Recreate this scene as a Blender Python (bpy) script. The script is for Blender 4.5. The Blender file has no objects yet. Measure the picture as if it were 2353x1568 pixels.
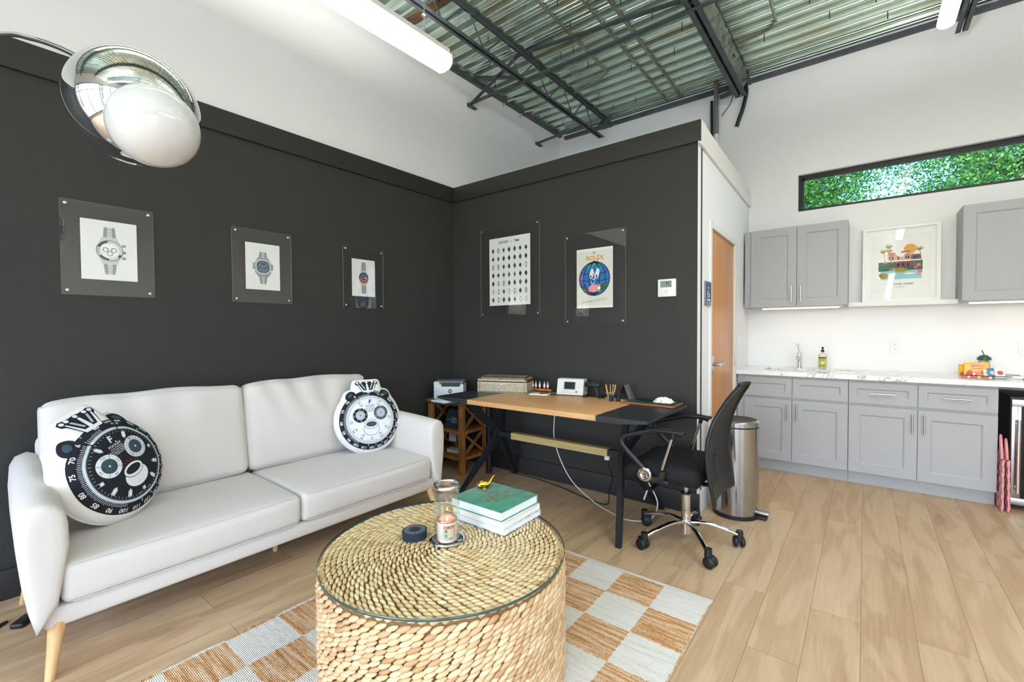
import bpy, bmesh, math, random
import numpy as np
from mathutils import Vector, Matrix
random.seed(7); rng = np.random.default_rng(7)
PI = math.pi
S = bpy.context.scene
COL = S.collection
# ------------------------------------------------------------------ camera
cd = bpy.data.cameras.new('camera'); cam = bpy.data.objects.new('camera', cd); COL.objects.link(cam)
cd.sensor_width = 36; cd.lens = 1036.9 / 2353 * 36; cd.clip_start = .02; cd.clip_end = 200
YAW, PIT, ROL = math.radians(37.9965), math.radians(-1.3736), math.radians(-.3295)
fw = Vector((-math.sin(YAW)*math.cos(PIT), math.cos(YAW)*math.cos(PIT), math.sin(PIT)))
r0 = Vector((math.cos(YAW), math.sin(YAW), 0)); u0 = r0.cross(fw)
rt = r0*math.cos(ROL) + u0*math.sin(ROL); up = u0*math.cos(ROL) - r0*math.sin(ROL)
M = Matrix((rt, up, -fw)).transposed().to_4x4(); M.translation = (0, 0, 1.28)
cam.matrix_world = M
S.camera = cam
# ------------------------------------------------------------------ view
S.view_settings.view_transform = 'Standard'; S.view_settings.look = 'None'
S.view_settings.gamma = 1; S.view_settings.use_curve_mapping = False
S.view_settings.exposure = 0.26
# ------------------------------------------------------------------ world
W = bpy.data.worlds.new('sky'); S.world = W; W.use_nodes = True
wn = W.node_tree; wn.nodes.clear()
sky = wn.nodes.new('ShaderNodeTexSky'); sky.sky_type = 'NISHITA'; sky.sun_disc = False
sky.sun_elevation = math.radians(50); sky.sun_rotation = math.radians(200); sky.air_density = 1.0; sky.dust_density = 2.0
bg = wn.nodes.new('ShaderNodeBackground'); bg.inputs[1].default_value = 1.65
wo = wn.nodes.new('ShaderNodeOutputWorld')
wb = wn.nodes.new('ShaderNodeMix'); wb.data_type = 'RGBA'; wb.blend_type = 'MULTIPLY'; wb.inputs[0].default_value = 1; wb.inputs[7].default_value = (1.02, .925, 1.03, 1)
wn.links.new(sky.outputs[0], wb.inputs[6]); wn.links.new(wb.outputs[2], bg.inputs[0]); wn.links.new(bg.outputs[0], wo.inputs[0])
# ------------------------------------------------------------------ big lights
def area(name, loc, rot, sx, sy, power, color=(1, 1, 1), portal=False):
    l = bpy.data.lights.new(name, 'AREA'); l.shape = 'RECTANGLE'; l.size = sx; l.size_y = sy
    l.energy = power; l.color = color
    if portal: l.cycles.is_portal = True
    o = bpy.data.objects.new(name, l); o.location = loc; o.rotation_euler = rot; COL.objects.link(o); return o
# daylight through the shop windows behind the camera and one added on the right
sl_ = bpy.data.lights.new('sun', 'SUN'); sl_.energy = 5.0; sl_.angle = math.radians(1.5); sl_.color = (1, .96, .90)
so_ = bpy.data.objects.new('sun', sl_); COL.objects.link(so_); so_.rotation_euler = Vector((.78, -.17, -.6)).to_track_quat('-Z', 'Y').to_euler()
area('window_daylight_front', (-.3, -3.2, 1.55), (PI/2, 0, 0), 5.6, 2.85, 1, (1, 1, 1), True)
area('added_window_portal', (3.6, -1.57, 1.55), (PI/2, 0, PI/2), 2.6, 2.85, 1, (1, 1, 1), True)
# ------------------------------------------------------------------ materials
def lin(c):
    return tuple((x/12.92 if x <= .04045 else ((x+.055)/1.055)**2.4) for x in c)
def C8(r, g, b): return lin((r/255, g/255, b/255)) + (1,)
MATS = {}
def mat(name, col=(200, 200, 200), rough=.5, metal=0, spec=.5, bump=None, var=None, emit=None, trans=0, ior=1.45, coat=0, sheen=0):
    m = bpy.data.materials.new(name); m.use_nodes = True; nt = m.node_tree
    b = nt.nodes['Principled BSDF']
    b.inputs['Base Color'].default_value = C8(*col)
    b.inputs['Roughness'].default_value = rough; b.inputs['Metallic'].default_value = metal
    b.inputs['Specular IOR Level'].default_value = spec; b.inputs['IOR'].default_value = ior
    b.inputs['Transmission Weight'].default_value = trans; b.inputs['Coat Weight'].default_value = coat
    b.inputs['Sheen Weight'].default_value = sheen
    if emit:
        b.inputs['Emission Color'].default_value = C8(*emit[0]); b.inputs['Emission Strength'].default_value = emit[1]
    tc = None
    if bump or var:
        tc = nt.nodes.new('ShaderNodeTexCoord')
    if bump:
        sc, st, di = bump
        n = nt.nodes.new('ShaderNodeTexNoise'); n.inputs['Scale'].default_value = sc; n.inputs['Detail'].default_value = 3
        bp = nt.nodes.new('ShaderNodeBump'); bp.inputs['Strength'].default_value = st; bp.inputs['Distance'].default_value = di
        nt.links.new(tc.outputs['Object'], n.inputs['Vector']); nt.links.new(n.outputs[0], bp.inputs['Height']); nt.links.new(bp.outputs[0], b.inputs['Normal'])
    if var:
        sc, c2 = var[:2]
        n = nt.nodes.new('ShaderNodeTexNoise'); n.inputs['Scale'].default_value = sc; n.inputs['Detail'].default_value = 4
        mp = nt.nodes.new('ShaderNodeMapping'); mp.inputs['Scale'].default_value = var[2] if len(var) > 2 else (1, 1, 1)
        nt.links.new(tc.outputs['Object'], mp.inputs[0]); nt.links.new(mp.outputs[0], n.inputs['Vector'])
        r = nt.nodes.new('ShaderNodeValToRGB'); r.color_ramp.elements[0].position = .35; r.color_ramp.elements[1].position = .65
        r.color_ramp.elements[0].color = C8(*col); r.color_ramp.elements[1].color = C8(*c2)
        nt.links.new(n.outputs[0], r.inputs[0]); nt.links.new(r.outputs[0], b.inputs['Base Color'])
    MATS[name] = m
    return m
def ramp(nt, stops):
    r = nt.nodes.new('ShaderNodeValToRGB'); e = r.color_ramp.elements
    while len(e) < len(stops): e.new(.5)
    for i, (p, c) in enumerate(stops): e[i].position = p; e[i].color = c
    return r
def mathn(nt, op, a, b=None):
    n = nt.nodes.new('ShaderNodeMath'); n.operation = op
    for i, v in enumerate((a, b)):
        if v is None: continue
        if isinstance(v, (int, float)): n.inputs[i].default_value = v
        else: nt.links.new(v, n.inputs[i])
    return n.outputs[0]

white_wall = mat('white_paint', (234, 234, 235), .75, bump=(180, .12, .002))
dark_wall = mat('charcoal_paint', (54, 53, 51), .62, spec=.35, bump=(150, .45, .004))
dark_trim = mat('charcoal_trim_paint', (48, 47, 45), .55, spec=.4)
white_trim = mat('white_trim_paint', (226, 225, 222), .45)
steel_dark = mat('dark_painted_steel', (70, 78, 82), .5, metal=.15, bump=(60, .1, .002), var=(9, (86, 93, 95)))
rust = mat('rusty_steel', (120, 84, 50), .8, var=(14, (70, 66, 58)))
chrome = mat('chrome', (225, 225, 225), .035, metal=1)
satin = mat('satin_nickel', (196, 197, 198), .22, metal=1)
brushed = mat('brushed_steel', (176, 177, 178), .17, metal=1)
black_plastic = mat('black_plastic', (28, 29, 31), .45)
black_metal = mat('black_powder_coat', (30, 33, 37), .42, spec=.5)
acrylic_edge = None
paper = mat('white_paper', (238, 239, 236), .8)
ink = mat('black_ink', (30, 32, 36), .7)
grey_ink = mat('grey_ink', (150, 155, 158), .7)
lgrey_ink = mat('pale_grey_ink', (205, 209, 210), .7)
navy_ink = mat('navy_ink', (48, 70, 98), .7)
blue_ink = mat('blue_ink', (30, 116, 190), .7)
cyan_ink = mat('cyan_ink', (40, 160, 190), .7)
red_ink = mat('red_ink', (188, 52, 46), .7)
gold_ink = mat('gold_ink', (216, 164, 58), .6)
green_ink = mat('green_ink', (40, 100, 70), .7)
pink_ink = mat('pink_ink', (236, 160, 168), .7)
violet_ink = mat('violet_ink', (176, 92, 196), .7)
coral_ink = mat('coral_ink', (236, 110, 110), .7)
tan_ink = mat('tan_ink', (214, 170, 150), .7)
terracotta_ink = mat('terracotta_ink', (190, 98, 66), .7)
olive_ink = mat('olive_ink', (160, 142, 60), .7)
aqua_ink = mat('aqua_ink', (150, 200, 205), .7)
plum_ink = mat('plum_ink', (132, 66, 92), .7)
cab_grey = mat('grey_cabinet_paint', (162, 163, 166), .42)
sofa_fab = mat('cream_linen_fabric', (214, 207, 201), .95, spec=.15, bump=(420, .25, .0015), sheen=.15)
pillow_fab = mat('white_plush_fabric', (236, 233, 228), .95, spec=.1, bump=(60, .15, .004))
p_black = mat('printed_black_fabric', (40, 41, 46), .9, spec=.15)
p_white = mat('printed_white_fabric', (228, 230, 232), .9, spec=.15)
p_ice = mat('printed_ice_fabric', (176, 186, 198), .9, spec=.15)
p_slate = mat('printed_slate_fabric', (62, 82, 92), .9, spec=.15)
p_red = mat('printed_red_fabric', (200, 60, 60), .9, spec=.15)
gold = mat('polished_gold', (214, 158, 62), .22, metal=1)
black_fab = mat('black_upholstery', (26, 26, 28), .75, spec=.3, bump=(300, .2, .002))
grey_plastic = mat('grey_plastic', (112, 116, 120), .5)
white_plastic = mat('white_plastic', (232, 232, 230), .4)
offwhite = mat('offwhite_plastic', (214, 213, 206), .45)
teal_screen = mat('lcd_grey_green', (128, 142, 128), .3)
dark_screen = mat('dark_screen', (38, 42, 46), .15)

def glass_mat(name, tint=(1, 1, 1), refl=1.0, ior=1.45):
    m = bpy.data.materials.new(name); m.use_nodes = True; nt = m.node_tree; nt.nodes.clear()
    out = nt.nodes.new('ShaderNodeOutputMaterial'); mix = nt.nodes.new('ShaderNodeMixShader')
    tr = nt.nodes.new('ShaderNodeBsdfTransparent'); gl = nt.nodes.new('ShaderNodeBsdfGlossy'); fr = nt.nodes.new('ShaderNodeFresnel')
    tr.inputs[0].default_value = tint + (1,); gl.inputs['Roughness'].default_value = .01; gl.inputs[0].default_value = (refl, refl, refl, 1)
    fr.inputs[0].default_value = ior
    g = nt.nodes.new('ShaderNodeNewGeometry'); m1 = mathn(nt, 'SUBTRACT', 1.0, g.outputs['Backfacing']); m2 = mathn(nt, 'MULTIPLY', fr.outputs[0], m1)
    nt.links.new(m2, mix.inputs[0]); nt.links.new(tr.outputs[0], mix.inputs[1]); nt.links.new(gl.outputs[0], mix.inputs[2]); nt.links.new(mix.outputs[0], out.inputs[0])
    return m
acrylic = glass_mat('clear_acrylic', (.99, .99, .99), 1.0, 1.85)
acrylic_rim = mat('acrylic_edge', (150, 156, 154), .15, spec=.8)
win_glass = glass_mat('window_glass', (.86, .93, .92), 1.0, 1.45)
clear_glass = glass_mat('clear_glass', (.985, .99, .985), 1.0, 1.45)
green_glass_edge = mat('green_glass_edge', (52, 78, 72), .08, spec=.8)
globe_mat = mat('opal_glass', (202, 202, 200), .12, coat=.3)
tube_emit = mat('lit_diffuser', (250, 250, 248), .5, emit=((255, 246, 236), 2.6))
wrap_emit = mat('lit_prismatic_lens', (245, 245, 243), .4, emit=((255, 248, 240), .85))
led_emit = mat('lit_led_strip', (255, 250, 240), .5, emit=((255, 232, 205), 2.2))

def wood(name, c1, c2, scale=(1, 12, 12), rough=.5, k=3.0, bumpy=.1):
    m = bpy.data.materials.new(name); m.use_nodes = True; nt = m.node_tree; b = nt.nodes['Principled BSDF']
    tc = nt.nodes.new('ShaderNodeTexCoord'); mp = nt.nodes.new('ShaderNodeMapping'); mp.inputs['Scale'].default_value = scale
    n = nt.nodes.new('ShaderNodeTexNoise'); n.inputs['Scale'].default_value = k; n.inputs['Detail'].default_value = 6; n.inputs['Distortion'].default_value = .6
    r = ramp(nt, [(.3, C8(*c1)), (.7, C8(*c2))])
    nt.links.new(tc.outputs['Object'], mp.inputs[0]); nt.links.new(mp.outputs[0], n.inputs['Vector']); nt.links.new(n.outputs[0], r.inputs[0]); nt.links.new(r.outputs[0], b.inputs['Base Color'])
    bp = nt.nodes.new('ShaderNodeBump'); bp.inputs['Strength'].default_value = bumpy; bp.inputs['Distance'].default_value = .002
    nt.links.new(n.outputs[0], bp.inputs['Height']); nt.links.new(bp.outputs[0], b.inputs['Normal'])
    b.inputs['Roughness'].default_value = rough
    return m
desk_wood = wood('oak_desk_veneer', (196, 144, 92), (216, 168, 116), (1.2, 14, 14), .42)
desk_edge_wood = wood('pale_oak_edge', (222, 188, 146), (206, 170, 126), (2, 12, 12), .5)
bar_wood = wood('pale_crossbar_wood', (186, 164, 108), (170, 148, 94), (3, 30, 30), .5)
rustic = wood('rustic_brown_wood', (188, 124, 62), (134, 84, 42), (8, 8, 2.2), .5, 2.4, .4)
door_wood = wood('honey_birch_door', (190, 122, 52), (204, 138, 66), (14, 14, .8), .3, 2.2, .03)
leg_wood = wood('light_beech', (224, 184, 132), (206, 162, 108), (12, 12, 2), .45)

def floor_material():
    m = bpy.data.materials.new('oak_vinyl_planks'); m.use_nodes = True; nt = m.node_tree; b = nt.nodes['Principled BSDF']
    L = nt.links.new
    tc = nt.nodes.new('ShaderNodeTexCoord'); sp = nt.nodes.new('ShaderNodeSeparateXYZ'); L(tc.outputs['Object'], sp.inputs[0])
    cb = nt.nodes.new('ShaderNodeCombineXYZ'); L(sp.outputs[1], cb.inputs[0]); L(sp.outputs[0], cb.inputs[1])
    br = nt.nodes.new('ShaderNodeTexBrick'); br.offset = .37; br.inputs['Scale'].default_value = 1
    br.inputs['Brick Width'].default_value = 1.22; br.inputs['Row Height'].default_value = .182; br.inputs['Mortar Size'].default_value = .0012
    br.inputs['Color1'].default_value = (0, 0, 0, 1); br.inputs['Color2'].default_value = (1, 1, 1, 1); br.inputs['Mortar'].default_value = (.5, .5, .5, 1)
    br.inputs['Bias'].default_value = 0
    L(cb.outputs[0], br.inputs['Vector'])
    # per-plank offset for the grain
    off = nt.nodes.new('ShaderNodeVectorMath'); off.operation = 'SCALE'; L(br.outputs['Color'], off.inputs[0]); off.inputs['Scale'].default_value = 7.0
    ad = nt.nodes.new('ShaderNodeVectorMath'); ad.operation = 'ADD'; L(tc.outputs['Object'], ad.inputs[0]); L(off.outputs[0], ad.inputs[1])
    mp = nt.nodes.new('ShaderNodeMapping'); mp.inputs['Scale'].default_value = (5.5, .9, 1); L(ad.outputs[0], mp.inputs[0])
    n1 = nt.nodes.new('ShaderNodeTexNoise'); n1.inputs['Scale'].default_value = 1.5; n1.inputs['Detail'].default_value = 5; n1.inputs['Distortion'].default_value = 1.2; L(mp.outputs[0], n1.inputs['Vector'])
    mp2 = nt.nodes.new('ShaderNodeMapping'); mp2.inputs['Scale'].default_value = (60, 2.2, 1); L(ad.outputs[0], mp2.inputs[0])
    n2 = nt.nodes.new('ShaderNodeTexNoise'); n2.inputs['Scale'].default_value = 1.6; n2.inputs['Detail'].default_value = 4; L(mp2.outputs[0], n2.inputs['Vector'])
    # ring like grain lines
    rg = mathn(nt, 'MULTIPLY', n1.outputs[0], 26.0); rg = mathn(nt, 'SINE', rg); rg = mathn(nt, 'MULTIPLY', rg, .05)
    s = mathn(nt, 'ADD', n1.outputs[0], rg)
    f2 = mathn(nt, 'MULTIPLY', n2.outputs[0], .35); s = mathn(nt, 'ADD', s, f2)
    bw = nt.nodes.new('ShaderNodeSeparateColor'); L(br.outputs['Color'], bw.inputs[0])
    pv = mathn(nt, 'MULTIPLY', bw.outputs[0], .14); pv = mathn(nt, 'ADD', pv, .04); s = mathn(nt, 'ADD', s, pv)
    r = ramp(nt, [(.36, C8(154, 124, 92)), (.60, C8(180, 150, 116)), (.80, C8(193, 164, 131)), (1.0, C8(204, 178, 146))]); L(s, r.inputs[0])
    mx = nt.nodes.new('ShaderNodeMix'); mx.data_type = 'RGBA'; L(br.outputs['Fac'], mx.inputs[0]); L(r.outputs[0], mx.inputs[6]); mx.inputs[7].default_value = C8(140, 114, 84)
    L(mx.outputs[2], b.inputs['Base Color']); b.inputs['Roughness'].default_value = .42; b.inputs['Specular IOR Level'].default_value = .35
    bp = nt.nodes.new('ShaderNodeBump'); bp.inputs['Strength'].default_value = .12; bp.inputs['Distance'].default_value = .002; L(s, bp.inputs['Height']); L(bp.outputs[0], b.inputs['Normal'])
    return m
def marble_material():
    m = bpy.data.materials.new('white_veined_marble'); m.use_nodes = True; nt = m.node_tree; b = nt.nodes['Principled BSDF']; L = nt.links.new
    tc = nt.nodes.new('ShaderNodeTexCoord'); n = nt.nodes.new('ShaderNodeTexNoise'); n.inputs['Scale'].default_value = 4.5; n.inputs['Detail'].default_value = 7; n.inputs['Distortion'].default_value = 1.6
    L(tc.outputs['Object'], n.inputs['Vector'])
    a = mathn(nt, 'SUBTRACT', n.outputs[0], .5); a = mathn(nt, 'ABSOLUTE', a)
    n2 = nt.nodes.new('ShaderNodeTexNoise'); n2.inputs['Scale'].default_value = 2.0; L(tc.outputs['Object'], n2.inputs['Vector'])
    k = mathn(nt, 'GREATER_THAN', n2.outputs[0], .54); k2 = mathn(nt, 'SUBTRACT', 1.0, k); k2 = mathn(nt, 'MULTIPLY', k2, .06); a = mathn(nt, 'ADD', a, k2)
    r = ramp(nt, [(0, C8(158, 158, 160)), (.010, C8(208, 208, 208)), (.032, C8(234, 234, 233))]); L(a, r.inputs[0])
    L(r.outputs[0], b.inputs['Base Color']); b.inputs['Roughness'].default_value = .14
    return m
def island_material(name, stops, rough=.7, hue=0, spec=.3):
    m = bpy.data.materials.new(name); m.use_nodes = True; nt = m.node_tree; b = nt.nodes['Principled BSDF']
    g = nt.nodes.new('ShaderNodeNewGeometry'); r = ramp(nt, stops); nt.links.new(g.outputs['Random Per Island'], r.inputs[0]); nt.links.new(r.outputs[0], b.inputs['Base Color'])
    b.inputs['Roughness'].default_value = rough; b.inputs['Specular IOR Level'].default_value = spec
    return m
def rug_material():
    m = bpy.data.materials.new('checkered_jute_and_wool'); m.use_nodes = True; nt = m.node_tree; b = nt.nodes['Principled BSDF']; L = nt.links.new
    tc = nt.nodes.new('ShaderNodeTexCoord'); sp = nt.nodes.new('ShaderNodeSeparateXYZ'); L(tc.outputs['Object'], sp.inputs[0])
    # wobble on the cell borders
    nz = nt.nodes.new('ShaderNodeTexNoise'); nz.inputs['Scale'].default_value = 90; L(tc.outputs['Object'], nz.inputs['Vector'])
    wob = mathn(nt, 'SUBTRACT', nz.outputs[0], .5); wob = mathn(nt, 'MULTIPLY', wob, .02)
    x = mathn(nt, 'ADD', sp.outputs[0], wob); y = mathn(nt, 'ADD', sp.outputs[1], wob)
    cx = mathn(nt, 'DIVIDE', x, .2143); cx = mathn(nt, 'FLOOR', cx); cy = mathn(nt, 'DIVIDE', y, .213); cy = mathn(nt, 'FLOOR', cy)
    sm = mathn(nt, 'ADD', cx, cy); sm = mathn(nt, 'MODULO', sm, 2.0); sm = mathn(nt, 'ABSOLUTE', sm)
    mp = nt.nodes.new('ShaderNodeMapping'); mp.inputs['Scale'].default_value = (2.2, 26, 1); L(tc.outputs['Object'], mp.inputs[0])
    n = nt.nodes.new('ShaderNodeTexNoise'); n.inputs['Scale'].default_value = 2.2; n.inputs['Detail'].default_value = 5; L(mp.outputs[0], n.inputs['Vector'])
    n3 = nt.nodes.new('ShaderNodeTexNoise'); n3.inputs['Scale'].default_value = 160; L(tc.outputs['Object'], n3.inputs['Vector'])
    q = mathn(nt, 'MULTIPLY', n3.outputs[0], .5); q = mathn(nt, 'ADD', q, n.outputs[0]); 
    rj = ramp(nt, [(.55, C8(170, 118, 72)), (.72, C8(206, 158, 112)), (.9, C8(226, 200, 172))]); L(q, rj.inputs[0])
    rw = ramp(nt, [(.4, C8(206, 200, 190)), (.8, C8(230, 226, 220))]); L(q, rw.inputs[0])
    mx = nt.nodes.new('ShaderNodeMix'); mx.data_type = 'RGBA'; L(sm, mx.inputs[0]); L(rw.outputs[0], mx.inputs[6]); L(rj.outputs[0], mx.inputs[7])
    L(mx.outputs[2], b.inputs['Base Color']); b.inputs['Roughness'].default_value = .95; b.inputs['Specular IOR Level'].default_value = .1
    wv = nt.nodes.new('ShaderNodeTexWave'); wv.bands_direction = 'Y'; wv.inputs['Scale'].default_value = 55; wv.inputs['Distortion'].default_value = 3; L(tc.outputs['Object'], wv.inputs['Vector'])
    h = mathn(nt, 'ADD', wv.outputs[1], n3.outputs[0])
    bp = nt.nodes.new('ShaderNodeBump'); bp.inputs['Strength'].default_value = .6; bp.inputs['Distance'].default_value = .004; L(h, bp.inputs['Height']); L(bp.outputs[0], b.inputs['Normal'])
    return m
def deck_material():
    m = mat('galvanised_deck', (150, 160, 152), .36, metal=.9)
    nt = m.node_tree; b = nt.nodes['Principled BSDF']; L = nt.links.new
    tc = nt.nodes.new('ShaderNodeTexCoord'); sp = nt.nodes.new('ShaderNodeSeparateXYZ'); L(tc.outputs['Object'], sp.inputs[0])
    yy = mathn(nt, 'ADD', sp.outputs[1], 3.15); yy = mathn(nt, 'DIVIDE', yy, .152); yy = mathn(nt, 'FLOOR', yy); yy = mathn(nt, 'MULTIPLY', yy, 1.7); xx = mathn(nt, 'MULTIPLY', sp.outputs[0], .9)
    cb = nt.nodes.new('ShaderNodeCombineXYZ'); L(xx, cb.inputs[0]); L(yy, cb.inputs[1])
    n = nt.nodes.new('ShaderNodeTexNoise'); n.inputs['Scale'].default_value = 1.3; n.inputs['Detail'].default_value = 3; L(cb.outputs[0], n.inputs['Vector'])
    r = ramp(nt, [(.3, C8(206, 208, 188)), (.5, C8(214, 230, 220)), (.7, C8(234, 246, 240))]); L(n.outputs[0], r.inputs[0]); L(r.outputs[0], b.inputs['Base Color'])
    r2 = ramp(nt, [(.3, (.36, .36, .36, 1)), (.7, (.2, .2, .2, 1))]); L(n.outputs[0], r2.inputs[0]); L(r2.outputs[0], b.inputs['Roughness'])
    return m
def velvet_green():
    return mat('mottled_green_velvet', (16, 108, 78), .7, var=(22, (38, 138, 104)), sheen=.3)
floor_mat = floor_material(); marble = marble_material(); rug_mat = rug_material(); deck_mat = deck_material()
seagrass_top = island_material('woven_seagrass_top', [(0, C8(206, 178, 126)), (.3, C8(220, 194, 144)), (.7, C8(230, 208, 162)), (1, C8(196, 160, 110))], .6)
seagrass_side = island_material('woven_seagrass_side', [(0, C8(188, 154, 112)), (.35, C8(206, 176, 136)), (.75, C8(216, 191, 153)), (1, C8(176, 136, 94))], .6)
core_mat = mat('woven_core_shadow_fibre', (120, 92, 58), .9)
leaf_mat = island_material('green_leaves', [(0, C8(52, 96, 40)), (.4, C8(92, 140, 58)), (.8, C8(140, 176, 80)), (1, C8(170, 190, 100))], .6)
bark = mat('tree_bark', (92, 78, 64), .9, bump=(20, .5, .02))

# ------------------------------------------------------------------ mesh builder
class MB:
    def __init__(s): s.v = []; s.f = []; s.m = []; s.sm = []; s.T = Matrix.Identity(4)
    def add(s, verts, faces, mi=0, smooth=False, M=None):
        o = len(s.v); T = s.T @ M if M is not None else s.T
        if T == Matrix.Identity(4): s.v += [tuple(p) for p in verts]
        else: s.v += [tuple(T @ Vector(p)) for p in verts]
        s.f += [tuple(o+i for i in f) for f in faces]; s.m += [mi]*len(faces); s.sm += [smooth]*len(faces)
        return s
    def box(s, x0, x1, y0, y1, z0, z1, mi=0, M=None):
        v = [(x, y, z) for z in (z0, z1) for y in (y0, y1) for x in (x0, x1)]
        f = [(0, 2, 3, 1), (4, 5, 7, 6), (0, 1, 5, 4), (2, 6, 7, 3), (0, 4, 6, 2), (1, 3, 7, 5)]
        return s.add(v, f, mi, False, M)
    def bbox(s, x0, x1, y0, y1, z0, z1, r=.005, mi=0, M=None, seg=2):
        """box with rounded edges"""
        return s.rbox((x1-x0, y1-y0, z1-z0), r, mi, Matrix.Translation(((x0+x1)/2, (y0+y1)/2, (z0+z1)/2)) if M is None else M @ Matrix.Translation(((x0+x1)/2, (y0+y1)/2, (z0+z1)/2)), n=1, rs=seg)
    def rbox(s, size, r, mi=0, M=None, n=1, rs=3, puff=(0, 0, 0), fn=None):
        """rounded box: each face grid, rs segments in the rounding, n in the flat; puff bulges the faces"""
        hx, hy, hz = (k/2 for k in size); r = min(r, hx*.999, hy*.999, hz*.999)
        def ticks(h):
            a = [-h + r*(1-math.cos(t*PI/2/rs)) for t in range(rs+1)]
            b = [-h+r + (2*h-2*r)*t/n for t in range(1, n)] if n > 1 else []
            c = [-t for t in a[::-1]]
            return a+b+c
        X, Y, Z = ticks(hx), ticks(hy), ticks(hz)
        idx = {}; vs = []; fs = []
        def vert(x, y, z):
            k = (round(x, 6), round(y, 6), round(z, 6))
            if k in idx: return idx[k]
            c = Vector((max(-hx+r, min(hx-r, x)), max(-hy+r, min(hy-r, y)), max(-hz+r, min(hz-r, z))))
            d = Vector((x, y, z)) - c
            if d.length > 1e-9: d = d.normalized()*r
            p = c + d
            ux, uy, uz = x/hx, y/hy, z/hz
            fx = (1-uy*uy)*(1-uz*uz); fy = (1-ux*ux)*(1-uz*uz); fz = (1-ux*ux)*(1-uy*uy)
            p = Vector((p.x + ux*puff[0]*fx, p.y + uy*puff[1]*fy, p.z + uz*puff[2]*fz))
            if fn: p = fn(p, ux, uy, uz)
            idx[k] = len(vs); vs.append(p); return idx[k]
        def face(A, B, fixed, ax, flip):
            for i in range(len(A)-1):
                for j in range(len(B)-1):
                    q = []
                    for a, b in ((A[i], B[j]), (A[i+1], B[j]), (A[i+1], B[j+1]), (A[i], B[j+1])):
                        q.append(vert(*((fixed, a, b) if ax == 0 else (a, fixed, b) if ax == 1 else (a, b, fixed))))
                    if flip: q = q[::-1]
                    fs.append(q)
        face(Y, Z, hx, 0, False); face(Y, Z, -hx, 0, True)
        face(X, Z, hy, 1, True); face(X, Z, -hy, 1, False)
        face(X, Y, hz, 2, False); face(X, Y, -hz, 2, True)
        return s.add(vs, fs, mi, True, M)
    def prism(s, pts, z0, z1, mi=0, M=None, smooth=False, taper=None):
        n = len(pts); v = [(p[0], p[1], z0) for p in pts] + [(p[0], p[1], z1) for p in (taper or pts)]
        f = [tuple(range(n))[::-1], tuple(range(n, 2*n))]
        s.add(v, f, mi, False, M)
        return s.add(v, [(i, (i+1) % n, n+(i+1) % n, n+i) for i in range(n)], mi, smooth, M)
    def lathe(s, prof, c=(0, 0, 0), n=32, mi=0, M=None, cap=True, smooth=True, a0=0, a1=2*PI):
        full = abs(a1-a0-2*PI) < 1e-6; k = n if full else n+1; v = []
        for r, z in prof:
            for i in range(k):
                a = a0+(a1-a0)*i/n; v.append((c[0]+r*math.cos(a), c[1]+r*math.sin(a), c[2]+z))
        f = []
        for j in range(len(prof)-1):
            for i in range(k if full else k-1):
                f.append((j*k+i, j*k+(i+1) % k, (j+1)*k+(i+1) % k, (j+1)*k+i))
        s.add(v, f, mi, smooth, M)
        if cap and full:
            if prof[0][0] > 1e-6: s.add(v[:k], [tuple(range(k))[::-1]], mi, False, M)
            if prof[-1][0] > 1e-6: s.add(v[-k:], [tuple(range(k))], mi, False, M)
        return s
    def cyl(s, p0, p1, r0, r1=None, n=16, mi=0, smooth=True):
        p0, p1 = Vector(p0), Vector(p1); d = p1-p0; q = d.to_track_quat('Z', 'Y').to_matrix().to_4x4(); q.translation = p0
        r1 = r0 if r1 is None else r1
        return s.lathe([(r0, 0), (r1, d.length)], n=n, mi=mi, M=q, smooth=smooth)
    def tube(s, pts, r, n=10, mi=0, close=False, rs=None, flat=None):
        pts = [Vector(p) for p in pts]; v = []; N = len(pts); ref = None
        for i, p in enumerate(pts):
            t = (pts[min(i+1, N-1)]-pts[max(i-1, 0)]).normalized()
            if ref is None:
                ref = Vector((0, 0, 1)) if abs(t.z) < .9 else Vector((1, 0, 0))
            u = (ref - t*ref.dot(t)); u = u.normalized() if u.length > 1e-6 else t.orthogonal().normalized(); ref = u; w = t.cross(u)
            rr = rs[i] if rs else r
            for k in range(n):
                a = 2*PI*k/n; ca, sa = math.cos(a), math.sin(a)
                if flat: v.append(p + u*ca*rr*flat[0] + w*sa*rr*flat[1])
                else: v.append(p + u*ca*rr + w*sa*rr)
        f = [(i*n+k, i*n+(k+1) % n, (i+1)*n+(k+1) % n, (i+1)*n+k) for i in range(N-1) for k in range(n)]
        s.add(v, f, mi, True)
        s.add(v[:n], [tuple(range(n))[::-1]], mi, False); s.add(v[-n:], [tuple(range(n))], mi, False)
        return s
    def beam(s, p0, p1, w, h, mi=0, upv=(0, 0, 1)):
        p0, p1 = Vector(p0), Vector(p1); t = (p1-p0).normalized(); u = Vector(upv); side = t.cross(u).normalized(); u = side.cross(t)
        v = [p + side*a*w/2 + u*b*h/2 for p in (p0, p1) for a, b in ((-1, -1), (1, -1), (1, 1), (-1, 1))]
        return s.add(v, [(0, 3, 2, 1), (4, 5, 6, 7), (0, 1, 5, 4), (1, 2, 6, 5), (2, 3, 7, 6), (3, 0, 4, 7)], mi)
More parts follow.
